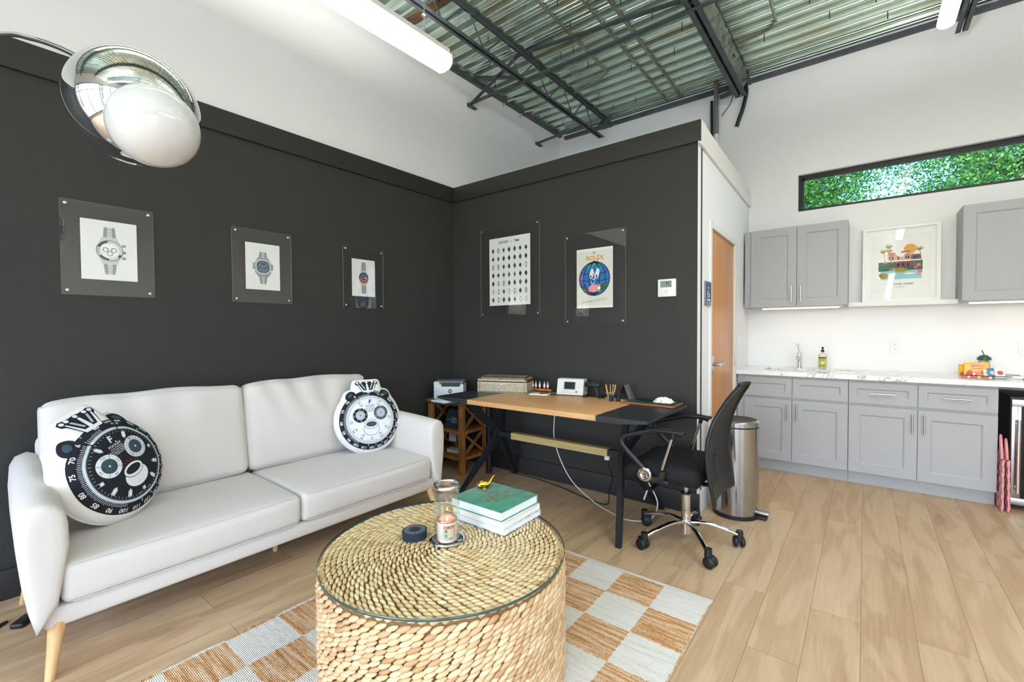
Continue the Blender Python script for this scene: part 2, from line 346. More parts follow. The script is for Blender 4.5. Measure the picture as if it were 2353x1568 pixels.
    def angle(s, p0, p1, leg=.04, th=.005, mi=0, sx=1, sz=1, dirv=None):
        """steel L angle running p0 to p1"""
        p0, p1 = Vector(p0), Vector(p1); t = (p1-p0).normalized(); z = Vector((0, 0, 1)); side = t.cross(z).normalized()*sx
        upn = side.cross(t).normalized(); upn = upn if upn.z > 0 else -upn; upn *= sz
        for a, b in ((leg, th), (th, leg)):
            v = [p + side*i*a + upn*j*b for p in (p0, p1) for i, j in ((0, 0), (1, 0), (1, 1), (0, 1))]
            s.add(v, [(0, 3, 2, 1), (4, 5, 6, 7), (0, 1, 5, 4), (1, 2, 6, 5), (2, 3, 7, 6), (3, 0, 4, 7)], mi)
        return s
    def sphere(s, c, r, n=24, m=14, mi=0, sc=(1, 1, 1), M=None):
        prof = [(math.sin(PI*i/m)*r, -math.cos(PI*i/m)*r) for i in range(m+1)]
        T = Matrix.Translation(c) @ Matrix.Diagonal((*sc, 1)); T = M @ T if M is not None else T
        return s.lathe(prof, n=n, mi=mi, M=T, cap=False)
    def loft(s, rings, mi=0, smooth=True, caps=True, M=None):
        n = len(rings[0]); v = [p for r in rings for p in r]
        s.add(v, [(j*n+i, j*n+(i+1) % n, (j+1)*n+(i+1) % n, (j+1)*n+i) for j in range(len(rings)-1) for i in range(n)], mi, smooth, M)
        if caps: s.add(v, [tuple(range(n))[::-1], tuple(range((len(rings)-1)*n, len(rings)*n))], mi, smooth, M)
        return s
    def text(s, txt, size, M, mi=0, align='CENTER', bold=0, fn=None, sub=0):
        cu = bpy.data.curves.new('t', 'FONT'); cu.body = txt; cu.size = size; cu.align_x = align; cu.align_y = 'CENTER'; cu.offset = bold*size; cu.resolution_u = 3
        ob = bpy.data.objects.new('t', cu); me = bpy.data.meshes.new_from_object(ob)
        vs = [M @ v.co if fn is None else v.co.copy() for v in me.vertices]; fs = [tuple(p.vertices) for p in me.polygons]
        if fn is not None: vs = [fn(p) for p in vs]
        s.add(vs, fs, mi)
        bpy.data.objects.remove(ob); bpy.data.curves.remove(cu); bpy.data.meshes.remove(me)
        return s
    def build(s, name, mats, parent=None, world=False, label=None, inv=None):
        me = bpy.data.meshes.new(name)
        if not isinstance(mats, (list, tuple)): mats = [mats]
        v = s.v
        if world and parent is not None:
            T = parent_world(parent).inverted(); v = [tuple(T @ Vector(p)) for p in v]
        me.from_pydata(v, [], s.f)
        for m in mats: me.materials.append(m)
        me.polygons.foreach_set('material_index', s.m); me.polygons.foreach_set('use_smooth', s.sm)
        me.update()
        o = bpy.data.objects.new(name, me); COL.objects.link(o)
        if parent is not None: o.parent = parent
        if label: o['label'] = label
        return o
def parent_world(p):
    m = p.matrix_basis.copy()
    while p.parent is not None: p = p.parent; m = p.matrix_basis @ m
    return m
def T3(x, y, z): return Matrix.Translation((x, y, z))
def RZ(a): return Matrix.Rotation(a, 4, 'Z')
def RX(a): return Matrix.Rotation(a, 4, 'X')
def RY(a): return Matrix.Rotation(a, 4, 'Y')
def frame(o, u, v):
    """matrix: local x->u, y->v, z->u x v, origin o"""
    u, v = Vector(u).normalized(), Vector(v).normalized(); m = Matrix((u, v, u.cross(v))).transposed().to_4x4(); m.translation = o; return m
def thing(name, label, cat, loc=(0, 0, 0), rotz=0, group=None, rot=None):
    o = bpy.data.objects.new(name, None); COL.objects.link(o); o.empty_display_size = .05
    o.matrix_basis = T3(*loc) @ (rot if rot is not None else RZ(rotz))
    o['label'] = label; o['category'] = cat
    if group: o['group'] = group
    return o
def tag(o, label, cat, group=None, kind=None):
    o['label'] = label; o['category'] = cat
    if group: o['group'] = group
    if kind: o['kind'] = kind
    return o
def struct(name, mb, mats, parent=None, label=None):
    o = mb.build(name, mats, parent, world=parent is not None)
    if parent is None: o['kind'] = 'structure'
    if label: o['label'] = label
    return o
def dup(root, loc=None, label=None, mw=None):
    r = root.copy(); COL.objects.link(r)
    if mw is not None: r.matrix_basis = mw
    if loc is not None: r.location = loc
    if label: r['label'] = label
    def rec(a, b):
        for ch in list(a.children):
            c = ch.copy(); COL.objects.link(c); c.parent = b; rec(ch, c)
    rec(root, r)
    return r
def spline(pts, k=8):
    """Catmull-Rom"""
    P = [Vector(p) for p in pts]; P = [P[0]*2-P[1]] + P + [P[-1]*2-P[-2]]; out = []
    for i in range(1, len(P)-2):
        for j in range(k):
            t = j/k; a, b, c, d = P[i-1], P[i], P[i+1], P[i+2]
            out.append(.5*((2*b)+(c-a)*t+(2*a-5*b+4*c-d)*t*t+(3*b-3*c+d-a)*t**3))
    out.append(P[-2]); return out
# 2-D drawing on a surface: local xy of matrix M, layers lifted a little
class Art:
    def __init__(s, mb, M, fn=None, lift=.0003, fine=.012): s.mb = mb; s.M = M; s.fn = fn; s.l = lift; s.lift = lift; s.fine = fine
    def up(s): s.l += s.lift; return s
    def P(s, pts):
        if s.fn: return [s.fn(x, y, s.l) for x, y in pts]
        return [s.M @ Vector((x, y, s.l)) for x, y in pts]
    def poly(s, pts, mi):
        if not s.fn: s.mb.add(s.P(pts), [tuple(range(len(pts)))], mi); return s
        bm = bmesh.new(); bm.faces.new([bm.verts.new((x, y, 0)) for x, y in pts]); bmesh.ops.triangulate(bm, faces=bm.faces[:])
        for _ in range(7):
            e = [e for e in bm.edges if e.calc_length() > s.fine]
            if not e: break
            bmesh.ops.subdivide_edges(bm, edges=e, cuts=1); bmesh.ops.triangulate(bm, faces=[f for f in bm.faces if len(f.verts) > 3])
        bm.verts.index_update()
        s.mb.add(s.P([(v.co.x, v.co.y) for v in bm.verts]), [tuple(v.index for v in f.verts) for f in bm.faces], mi); bm.free(); return s
    def rect(s, x0, y0, x1, y1, mi): return s.poly([(x0, y0), (x1, y0), (x1, y1), (x0, y1)], mi)
    def rot(s, cx, cy, w, h, a, mi):
        c, d = math.cos(a), math.sin(a); return s.poly([(cx+x*c-y*d, cy+x*d+y*c) for x, y in ((-w/2, -h/2), (w/2, -h/2), (w/2, h/2), (-w/2, h/2))], mi)
    def ell(s, cx, cy, rx, ry, mi, n=28, rings=1, a=0):
        ca, sa = math.cos(a), math.sin(a); pts = [(cx, cy)]
        for j in range(1, rings+1):
            for i in range(n):
                t = 2*PI*i/n; x, y = rx*j/rings*math.cos(t), ry*j/rings*math.sin(t); pts.append((cx+x*ca-y*sa, cy+x*sa+y*ca))
        f = [(0, 1+i, 1+(i+1) % n) for i in range(n)]
        for j in range(rings-1): f += [(1+j*n+i, 1+(j+1)*n+i, 1+(j+1)*n+(i+1) % n, 1+j*n+(i+1) % n) for i in range(n)]
        s.mb.add(s.P(pts), f, mi); return s
    def ring(s, cx, cy, r0, r1, mi, n=32, a0=0, a1=2*PI, asp=1, rings=1):
        full = abs(a1-a0-2*PI) < 1e-6; k = n+1; pts = []
        for j in range(rings+1):
            rr = r0+(r1-r0)*j/rings
            for i in range(k):
                t = a0+(a1-a0)*i/n; pts.append((cx+rr*math.cos(t), cy+rr*asp*math.sin(t)))
        s.mb.add(s.P(pts), [(j*k+i, (j+1)*k+i, (j+1)*k+i+1, j*k+i+1) for j in range(rings) for i in range(n)], mi); return s
    def line(s, x0, y0, x1, y1, w, mi):
        a = math.atan2(y1-y0, x1-x0); L = math.hypot(x1-x0, y1-y0); return s.rot((x0+x1)/2, (y0+y1)/2, L, w, a, mi)
    def pline(s, pts, w, mi):
        for a, b in zip(pts, pts[1:]): s.line(*a, *b, w, mi)
        return s
    def text(s, txt, x, y, size, mi, a=0, bold=0.01, sx=1, align='CENTER'):
        ca, sa = math.cos(a), math.sin(a)
        def g(p):
            px, py = p.x*sx, p.y; X, Y = x+px*ca-py*sa, y+px*sa+py*ca
            return s.fn(X, Y, s.l) if s.fn else s.M @ Vector((X, Y, s.l))
        s.mb.text(txt, size, None, mi, bold=bold, fn=g, align=align); return s
# ================================================================== ROOM
XW, YB, YK, XR, YF, ZC = -3.246, 3.215, 5.22, 3.4, -3.0, 3.9
struct('floor', MB().box(XW-.15, XR+.15, YF-.15, YK+.15, -.12, 0), floor_mat)
ZL = 2.694
struct('wall_left', MB().box(XW-.15, XW, YF-.15, YB+.05, 0, ZL-.01), dark_wall)
struct('wall_left_upper', MB().box(XW-.15, XW+.001, YF-.15, YB+.02, ZL-.01, ZC+.06).box(XW-.15, XW+.001, YB+.02, YK+.15, 0, ZC+.06), white_wall)
# partition enclosing the washroom: dark face towards the sofa, white side with the door (side is a touch out of square)
XP0, XP1 = -.900, -.955
struct('wall_back', MB().box(XW, XP0-.002, YB, YB+.11, 0, ZL-.005), dark_wall)
def sidex(y): return XP0 + (XP1-XP0)*(y-YB)/(YK-YB)
def sbox(mb, y0, y1, z0, z1, t=.11, o=0.0, mi=0):
    v = []
    for z in (z0, z1):
        for y in (y0, y1):
            for dx in (-t, 0): v.append((sidex(y)+o+dx, y, z))
    return mb.add(v, [(0, 2, 3, 1), (4, 5, 7, 6), (0, 1, 5, 4), (2, 6, 7, 3), (0, 4, 6, 2), (1, 3, 7, 5)], mi)
DY0, DY1, DZ = 3.581, 4.47, 2.03
mb = MB(); sbox(mb, YB+.0005, DY0-.01, 0, ZL); sbox(mb, DY0-.01, DY1+.01, DZ+.01, ZL); sbox(mb, DY1+.01, YK, 0, ZL)
struct('wall_side', mb, white_wall)
struct('ceiling_washroom', MB().box(XW, sidex(YB)-.12, YB+.11, YK, 2.45, 2.5), white_wall)
# kitchen wall with the long high window
KX0, KX1, KZ0, KZ1 = -.525, 2.3, 2.42, 2.775
mb = MB().box(XW, XR, YK, YK+.16, 0, KZ0).box(XW, XR, YK, YK+.16, KZ1, ZC+.06).box(XW, KX0, YK, YK+.16, KZ0, KZ1).box(KX1, XR, YK, YK+.16, KZ0, KZ1)
struct('wall_kitchen', mb, white_wall)
# front wall with the shop windows; right wall opening is added for more light
FX0, FX1, FZ0, FZ1 = -3.1, 2.5, .12, 2.95
mb = MB().box(XW, XR, YF-.15, YF, 0, FZ0).box(XW, XR, YF-.15, YF, FZ1, ZC+.06).box(XW, FX0, YF-.15, YF, FZ0, FZ1).box(FX1, XR, YF-.15, YF, FZ0, FZ1)
struct('wall_front', mb, white_wall)
RY0, RY1 = -1.1, 3.5
RY0, RY1 = -2.85, -.3
mb = MB().box(XR, XR+.15, YF-.15, YK+.15, 0, FZ0).box(XR, XR+.15, YF-.15, YK+.15, FZ1, ZC+.06).box(XR, XR+.15, YF-.15, RY0, FZ0, FZ1).box(XR, XR+.15, RY1, YK+.15, FZ0, FZ1)
struct('wall_right', mb, white_wall)
win_black = mat('black_window_frame', (20, 22, 23), .4)
def window(name, x0, x1, z0, z1, bars, M, fw_=.035, depth=.06, horiz=()):
    t = bpy.data.objects.new(name, None); COL.objects.link(t); t.matrix_basis = M; t['kind'] = 'structure'
    m = MB().box(x0, x1, 0, depth, z0, z0+fw_).box(x0, x1, 0, depth, z1-fw_, z1).box(x0, x0+fw_, 0, depth, z0+fw_, z1-fw_).box(x1-fw_, x1, 0, depth, z0+fw_, z1-fw_)
    for b in bars: m.box(b-fw_/2, b+fw_/2, 0, depth, z0+fw_, z1-fw_)
    for h in horiz: m.box(x0+fw_, x1-fw_, .002, depth-.002, h-fw_/2, h+fw_/2)
    m.build('window_frame', win_black, t)
    MB().box(x0+fw_*.5, x1-fw_*.5, depth*.5-.003, depth*.5+.003, z0+fw_*.5, z1-fw_*.5).build('window_pane', win_glass, t)
    return t
teal_glass = glass_mat('teal_tinted_glass', (.44, .60, .58), 1.0, 1.2)
w1 = window('window_1', KX0, KX1, KZ0, KZ1, (), T3(0, YK+.045, 0), .03, .07)
w1.children[1].data.materials[0] = teal_glass
MB().box(KX0+.03, KX1-.03, .004, .02, KZ1-.052, KZ1-.03).box(KX0+.03, KX0+.045, .004, .02, KZ0+.03, KZ1-.03).build('glazing_bead', win_black, w1)
window('window_2', FX0, FX1, FZ0, FZ1, (-1.7, -.3, 1.1), T3(0, YF-.1, 0), .06, .08, (2.35,))
window('added_window', RY0, RY1, FZ0, FZ1, (-1.55,), T3(XR+.1, 0, 0) @ RZ(PI/2), .06, .08, (2.35,))  # unseen window added to let in light on the left wall
# ledges (cap trim) and baseboards
struct('trim_1', MB().bbox(XW+.001, -3.226, YF+.001, YB-.003, 2.548, ZL, .002), dark_trim)
struct('trim_2', MB().bbox(-3.226, -.880, 3.197, YB-.001, 2.548, ZL-.002, .002), dark_trim)
mb = MB(); sbox(mb, 3.199, YK-.001, 2.535, ZL-.001, .016, .0175); struct('trim_3', mb, white_trim)
struct('trim_4', MB().box(XW+.001, XP0+.016, YB+.0005, YB+.13, ZL-.003, ZL+.008), white_trim)
struct('baseboard_left', MB().bbox(XW+.001, -3.226, YF+.001, 3.197, 0.001, .146, .003), dark_trim)
struct('baseboard_back', MB().bbox(-3.226, -.880, 3.197, YB-.001, 0.001, .146, .003), dark_trim)
mb = MB(); sbox(mb, 3.199, DY0-.06, 0.001, .146, .016, .0175); struct('baseboard_side', mb, white_trim)
# door with jamb
d = bpy.data.objects.new('door_1', None); COL.objects.link(d)
ang = math.atan2(XP1-XP0, YK-YB)   # local y runs along the wall
d.matrix_basis = T3(sidex(DY0), DY0, 0) @ RZ(-ang); d['kind'] = 'structure'; d['label'] = 'honey wood washroom door in the white partition side'
DW = DY1-DY0
MB().bbox(-.045, -.006, .004, DW-.004, .012, DZ, .002).build('door_leaf', door_wood, d)
jm = MB().box(-.10, .012, -.045, 0, 0, DZ+.05).box(-.10, .012, DW, DW+.045, 0, DZ+.05).box(-.10, .012, 0, DW, DZ+.004, DZ+.05)
jm.build('door_frame', white_trim, d)
h = MB().bbox(-.006, .004, .045, .105, .945, 1.075, .002).cyl((.002, .075, 1.01), (.058, .075, 1.01), .011)
h.cyl((.056, .066, 1.01), (.056, .20, 1.01), .0105).build('door_handle', satin, d)
MB().box(-.002, .0135, -.006, -.0005, .93, 1.07).build('strike_plate', satin, d)
for z in (.27, 1.005, 1.80):
    MB().cyl((.012, DW+.006, z-.055), (.012, DW+.006, z+.055), .0075).box(-.001, .0135, DW+.001, DW+.03, z-.055, z+.055).build('hinge', satin, d)
# ------------------------------------------------------------------ metal deck ceiling
prof = []; P = .152; y = YF-.1
while y < YK+.1:
    prof += [(y, 3.945), (y+.052, 3.945), (y+.060, 3.889), (y+.063, 3.885), (y+.068, 3.889), (y+.098, 3.889), (y+.101, 3.895), (y+.107, 3.895), (y+.110, 3.889), (y+.136, 3.889), (y+.140, 3.885), (y+.144, 3.889)]
    y += P
v = [(XW-.1, a, b) for a, b in prof] + [(XR+.1, a, b) for a, b in prof]; n = len(prof)
struct('ceiling', MB().add(v, [(i, i+1, n+i+1, n+i) for i in range(n-1)]).box(XW-.15, XR+.15, YF-.15, YK+.16, 3.96, 4.02), deck_mat)
# steel edge angles
tag(MB().box(XW+.001, XW+.045, YF+.01, YK-.01, 3.846, 3.886).build('edge_angle', steel_dark), 'long dark steel angle along the top of the left wall under the deck', 'steel angle')
mb = MB().box(-3.15, 3.38, YK-.05, YK-.001, 3.795, 3.832).box(-3.15, 3.38, YK-.012, YK-.001, 3.872, 3.882)
tag(mb.build('ledger_beam', steel_dark), 'long dark steel ledger along the top of the wall above the kitchenette', 'steel beam')
# open web joists
def joist(x, label, twin=.032, foil=False):
    t = thing('bar_joist', label, 'steel joist', (x, 0, 3.62), group='open web roof joists')
    zt, zb = .262, 0.0; y0, y1 = YF+.03, 5.16
    for nm, z, ye in (('top_chord', zt, y1), ('bottom_chord', zb, 5.06)):
        s = -1 if z > .1 else 1
        m = MB()
        for q in (-1, 1):
            m.angle((q*.006, y0, z), (q*.006, ye, z), twin, .004, sx=q, sz=s if s < 0 else 1)
        m.build(nm, steel_dark, t)
    m = MB(); step = .483; y = y0+.05; k = 0; pts = []
    yy = 4.85
    while yy > y0+.3:
        m.cyl((0, yy, zb+.005), (0, yy-step*.42, zt-.01), .0065, n=8); m.cyl((0, yy, zb+.005), (0, yy+step*.5, zt-.01), .0065, n=8) if yy < 4.6 else None
        yy -= step
    m.cyl((0, 4.85, zb+.005), (0, 5.14, zt-.01), .0065, n=8)
    m.build('web_rods', steel_dark, t)
    MB().box(-.055, .055, 5.12, 5.215, .19, .235).box(-.07, .07, 5.13, 5.21, .165, .19).build('bearing_seat', steel_dark, t)
    return t
joist(-2.55, 'dark open web roof joist nearest the left wall, beside the long light')
j2 = joist(-1.005, 'dark roof joist in the middle bay with crumpled foil packed inside', .045)
joist(.58, 'dark roof joist at the far right behind the bright tube')
joist(2.13, 'dark roof joist out towards the right wall, beyond the bright tube')
# foil packing in the second joist
v = []; f = []; nx, ny = 5, 60
for j in range(ny+1):
    for i in range(nx+1):
        v.append((-.985+.035*i/nx+rng.normal(0, .004), 2.6+2.48*j/ny, 3.67+.17*(i/nx)+rng.normal(0, .010)))
for j in range(ny):
    for i in range(nx): f.append((j*(nx+1)+i, j*(nx+1)+i+1, (j+1)*(nx+1)+i+1, (j+1)*(nx+1)+i))
tag(MB().add(v, f, 0, False).build('foil_wrap', mat('crumpled_foil', (120, 122, 112), .3, metal=.9)), 'strip of crumpled foil insulation stuffed along the middle roof joist', 'insulation')
# bridging
def bridge(a, b, label, leg=.036, c='steel brace', m=steel_dark):
    return tag(MB().angle(a, b, leg, .005).build('bridging_brace', m), label, c, 'steel bridging between the roof joists')
bridge((-3.24, 3.48, 3.615), (2.2, 3.48, 3.60), 'lower straight steel brace crossing under the joists from the left wall plate')
bridge((-2.56, 3.48, 3.875), (-1.0, 3.47, 3.69), 'upper steel brace running from the top of the left joist to the foil filled joist')
bridge((-3.23, 3.49, 3.62), (-2.57, 3.47, 3.885), 'short diagonal brace rising from the left wall plate to the left joist')
bridge((-3.22, 3.50, 3.875), (-2.59, 3.48, 3.66), 'short diagonal brace falling from the top of the left wall to the left joist')
bridge((-3.24, 4.70, 3.605), (-2.54, 4.70, 3.635), 'short brace from the far wall plate on the left wall to the joist end', .03)
for y, l in ((3.48, 'steel wall plate on the left wall under the cracked paint'), (4.70, 'smaller steel wall plate near the far left corner')):
    tag(MB().box(XW+.001, XW+.012, y-.055, y+.055, 3.585, 3.62).box(XW+.001, XW+.045, y-.055, y+.055, 3.585, 3.592).build('wall_plate', steel_dark), l, 'bracket')
tag(MB().box(-3.1, -2.56, 2.48, 2.54, 3.862, 3.885).build('hanger_strut', rust), 'rusty perforated strut under the deck beside the left joist', 'steel strut')
# conduits, pipe, wires
emt = mat('galvanised_conduit', (150, 152, 134), .35, metal=.6)
def cond(pts, r, label, k=6, m=emt, name='conduit', cat='conduit', group='conduits under the deck'):
    return tag(MB().tube(spline(pts, k) if len(pts) > 2 else pts, r, 10).build(name, m), label, cat, group)
cond([(-2.03, .6, 3.872), (-2.055, 2.9, 3.872), (-2.07, 4.10, 3.872), (-2.10, 4.25, 3.872), (-2.30, 4.33, 3.872), (-2.52, 4.36, 3.872)], .010, 'leftmost conduit under the deck, bending away to the left joist')
cond([(-1.74, .6, 3.872), (-1.80, 5.18, 3.872)], .011, 'second straight conduit under the deck, between the bent one and the thick one')
cond([(-1.57, .6, 3.872), (-1.64, 5.18, 3.872)], .013, 'thickest straight conduit under the deck, nearest the foil filled joist')
cond([(-.60, .8, 3.872), (-.612, 4.05, 3.872), (-.63, 4.42, 3.872), (-.72, 4.52, 3.872), (-.94, 4.56, 3.872)], .010, 'conduit right of the foil filled joist, curving back into it')
cond([(-1.262, 5.165, 2.2), (-1.262, 5.165, 3.35)], .021, 'white painted lower pipe rising up the wall behind the partition', m=white_wall, name='vent_pipe', cat='pipe', group=None)
cond([(-1.262, 5.165, 3.35), (-1.268, 5.165, 3.91)], .023, 'grey vertical vent pipe between the partition and the deck', m=mat('grey_pipe', (120, 118, 112), .5), name='vent_pipe', cat='pipe', group=None)
cond([(-1.31, 5.18, 3.3), (-1.315, 5.18, 3.72)], .014, 'thin dark pipe just left of the grey vent pipe', m=black_metal, name='vent_pipe', cat='pipe', group=None)
tag(MB().beam((-1.23, 5.17, 3.73), (-1.02, 5.17, 3.755), .03, .035).build('pipe_bracket', steel_dark), 'dark steel bracket linking the grey vent pipe to the joist end', 'bracket')
tag(MB().tube(spline([(-.985, 5.16, 3.78), (-.975, 5.15, 3.68), (-1.005, 5.15, 3.54), (-1.04, 5.17, 3.46), (-1.07, 5.19, 3.385)], 6), .02, 10, flat=(1, .5)).build('bent_strap', black_metal), 'bent black strap hanging on the wall at the end of the foil filled joist', 'strap')
tag(MB().tube(spline([(-1.10, 5.18, 3.76), (-1.13, 5.19, 3.65), (-1.22, 5.2, 3.54)], 6), .004, 6).build('loose_wire', black_metal), 'thin black wire sagging beside the grey vent pipe', 'wire')
wht = mat('white_painted_cable', (196, 196, 190), .5)
tag(MB().tube(spline([(XW+.004, 4.0, 3.80), (XW+.03, 4.04, 3.86), (XW+.2, 4.08, 3.875), (XW+.5, 4.15, 3.87)], 6), .009, 8).build('cable', wht), 'white cable looping off the top of the left wall, the nearer of two', 'cable')
tag(MB().tube(spline([(XW+.004, 4.32, 3.79), (XW+.03, 4.36, 3.86), (XW+.2, 4.42, 3.875), (XW+.5, 4.52, 3.87)], 6), .009, 8).build('cable', wht), 'white cable looping off the top of the left wall, the one nearer the far corner', 'cable')
# roofing screws poking through the deck
proto = None; k = 0
for y in np.arange(1.7, 5.2, .304):
    for x in np.arange(-3.0, 1.5, .52):
        xx = x + rng.uniform(-.2, .2); yy = YF-.1 + .152*round((y-YF+.1)/.152) + .10
        if rng.random() < .2 or yy > 5.15: continue
        if proto is None:
            proto = MB().cyl((0, 0, .02), (0, 0, -.055), .0035, n=6).build('roofing_screw', black_metal)
            tag(proto, 'black roofing screw poking down through the metal deck', 'screw', 'roofing screws through the metal deck'); o = proto
        else:
            o = proto.copy(); COL.objects.link(o)
        o.location = (xx, yy, 3.888)
# ------------------------------------------------------------------ ceiling lights
t = thing('wraparound_light', 'long lit fluorescent fixture with ribbed lens hanging near the left wall', 'ceiling light', (-2.405, 0, 3.2))
pr_ = [(-.074, .042), (-.08, 0), (-.072, -.03), (-.048, -.052), (0, -.06), (.048, -.052), (.072, -.03), (.08, 0), (.074, .042)]
y0, y1 = -.10, 2.305
MB().loft([[(a*(1 if k % 2 else .97), y, b*(1 if k % 2 else .95)) for a, b in pr_] for k, y in enumerate(np.linspace(y0, y1, 193))], smooth=False).build('lens', wrap_emit, t)
hs = MB().box(-.07, .07, y0+.01, y1-.01, .045, .075)
hs.build('housing', white_plastic, t)
for ye in (y0-.006, y1): MB().loft([[(a*1.04, y, b*1.04) for a, b in pr_] for y in (ye, ye+.006)], smooth=False).build('end_cap', white_plastic, t)
rib = MB()
for y in np.arange(y0+.05, y1-.05, .028): rib.box(.058, .088, y, y+.010, -.034, -.0325, M=None)
for ys in (.1, 2.12):
    MB().cyl((.0, ys, .07), (.0, ys, .70), .004, n=8).lathe([(.0, 0), (.022, .002), (.022, .006), (0, .012)], (0, ys, .24), n=14).build('hanging_rod', satin, t)
# its light
area('wrap_light_up', (-2.405, 1.10, 3.29), (PI, 0, 0), .12, 2.3, 20, (1, .96, .92))
t = thing('tube_light', 'bright glowing tube light at the top right corner, in front of a joist', 'ceiling light', (.385, 0, 3.2))
y0, y1 = 1.6, 3.97
m = MB(); pr2 = [(.045*math.cos(a), .035*math.sin(a)) for a in np.linspace(0, 2*PI, 18, endpoint=False)]
m.loft([[(a*.6, y0-.02, b*.6) for a, b in pr2], [(a, y0, b) for a, b in pr2], [(a, y1, b) for a, b in pr2], [(a*.6, y1+.03, b*.6) for a, b in pr2]]).build('diffuser', tube_emit, t)
MB().box(-.03, .03, y0, y1, .03, .055).build('housing', white_plastic, t)
for ys in (1.9, 3.7): MB().cyl((.03, ys, .04), (.09, ys, .69), .004, n=8).build('hanging_cable', satin, t)
area('tube_light_source', (.385, 2.8, 3.14), (0, 0, 0), .08, 2.2, 10, (1, .965, .94))
area('tube_light_up', (.385, 2.8, 3.28), (PI, 0, 0), .08, 2.2, 34, (1, .965, .94))
# extra tube fixtures added out of view to brighten ceiling and back walls
for k_, (fx, fy, lb) in enumerate(((.385, -2.6, 'added fill tube light in line with the bright one, out of view over the camera'), (1.55, .2, 'added fill tube light out of view on the right side of the room'))):
    t2 = dup(t, label=lb); t2.location = (fx, fy-1.6, 3.2)
    area('fill_tube_down', (fx, fy+1.2, 3.14), (0, 0, 0), .08, 2.2, 30, (1, .965, .94)); area('fill_tube_up', (fx, fy+1.2, 3.28), (PI, 0, 0), .08, 2.2, 50, (1, .965, .94))
# ================================================================== OUTSIDE
struct('ground', MB().box(-30, 30, -30, 30, -.25, -.13), mat('grass_and_paving', (158, 166, 134), .9, var=(.5, (208, 204, 196))))
def tree(loc, H, R, n, label, seed, fmin=0.35):
    t = thing('tree', label, 'tree', loc, group='trees outside the windows'); r = np.random.default_rng(seed)
    m = MB().tube([(0, 0, 0), (.05, .02, H*.3), (.0, .05, H*.55), (.1, 0, H*.8)], .2, 10, rs=[.22, .17, .12, .04])
    br = []
    for k in range(14):
        a = r.uniform(0, 2*PI); z = H*r.uniform(.3, .7); L = R*r.uniform(.5, .95); e = (L*math.cos(a), L*math.sin(a), z+L*.5); br.append(e)
        m.tube([(0, 0, z), (e[0]*.5, e[1]*.5, z+L*.33), e], .06, 6, rs=[.07, .045, .015])
    m.build('trunk', bark, t)
    C = [(b[0]*u, b[1]*u, b[2]+r.uniform(-.3, .5)) for b in br for u in (.6, 1)] + [(r.normal(0, R*.35), r.normal(0, R*.35), H*r.uniform(.55, 1)) for _ in range(26)]
    C = np.array(C); c = C[r.integers(0, len(C), n)] + r.normal(0, R*.14, (n, 3))
    u = r.normal(size=(n, 3)); u /= np.linalg.norm(u, axis=1)[:, None]; w = r.normal(size=(n, 3)); w -= u*(u*w).sum(1)[:, None]; w /= np.linalg.norm(w, axis=1)[:, None]
    sz = r.uniform(.028, .055, (n, 1)); q = np.stack([c-u*sz, c-w*sz*.5, c+u*sz, c+w*sz*.5], 1).reshape(-1, 3)
    me = bpy.data.meshes.new('foliage'); me.from_pydata(q.tolist(), [], [(4*i, 4*i+1, 4*i+2, 4*i+3) for i in range(n)]); me.materials.append(leaf_mat)
    o = bpy.data.objects.new('foliage', me); COL.objects.link(o); o.parent = t
    return t
tree((-1.9, 12.2, -.13), 7.4, 2.3, 42000, 'leafy green tree seen through the left end of the high kitchen window', 1)
tree((2.9, 15.6, -.13), 9.0, 3.2, 70000, 'tall airy tree filling the right part of the high kitchen window', 2)
tree((-8.4, 13.5, -.13), 7, 2.4, 6000, 'tree behind the wall further left outside', 3)
tree((-4.2, -8.5, -.13), 6.5, 2.3, 16000, 'tree on the lawn in front of the shop windows, on the left', 4)
tree((4.0, -11, -.13), 7, 2.5, 16000, 'tree on the lawn in front of the shop windows, on the right', 5)
# ================================================================== SOFA
SY0, SY1 = .175, 2.20
so = thing('sofa', 'cream linen two-cushion sofa against the charcoal wall', 'sofa', (-2.8, 1.1875, 0))
fab = sofa_fab
def wrink(amp, k):
    def f(p, ux, uy, uz):
        a = amp*(math.sin(p.y*k+3*math.sin(p.z*5))*.5+.5*math.sin(p.z*9+p.y*13))*(1-max(abs(uy), abs(uz))**6)
        return Vector((p.x+a, p.y, p.z))
    return f
MB().rbox((.76, 1.93, .082), .02, 0, T3(-2.752, 1.1875, .2115), n=2, rs=2).build('base', fab, so, world=True)
MB().rbox((.13, 1.80, .62), .05, 0, T3(-3.145, 1.1875, .48), n=2, rs=4).build('back_frame', fab, so, world=True)
def seatfn(p, ux, uy, uz): return Vector((p.x, p.y, p.z - .012*max(0, ux)*(uz > .5) ))
for a, b in ((.272, 1.186), (1.189, 2.103)):
    MB().rbox((.66, b-a, .168), .032, 0, T3(-2.678, (a+b)/2, .337), n=8, rs=4, puff=(.008, 0, .012), fn=seatfn).build('seat_cushion', fab, so, world=True)
    mb = MB()
    for z in (.262, .408):    # stitched welts
        mb.tube([(-2.352 + (.003 if z > .3 else 0), a+.03, z), (-2.344+(.003 if z > .3 else 0), (a+b)/2, z), (-2.352+(.003 if z > .3 else 0), b-.03, z)], .0022, 6)
    mb.build('seam', fab, so, world=True)
rot_ = RY(math.radians(-9))
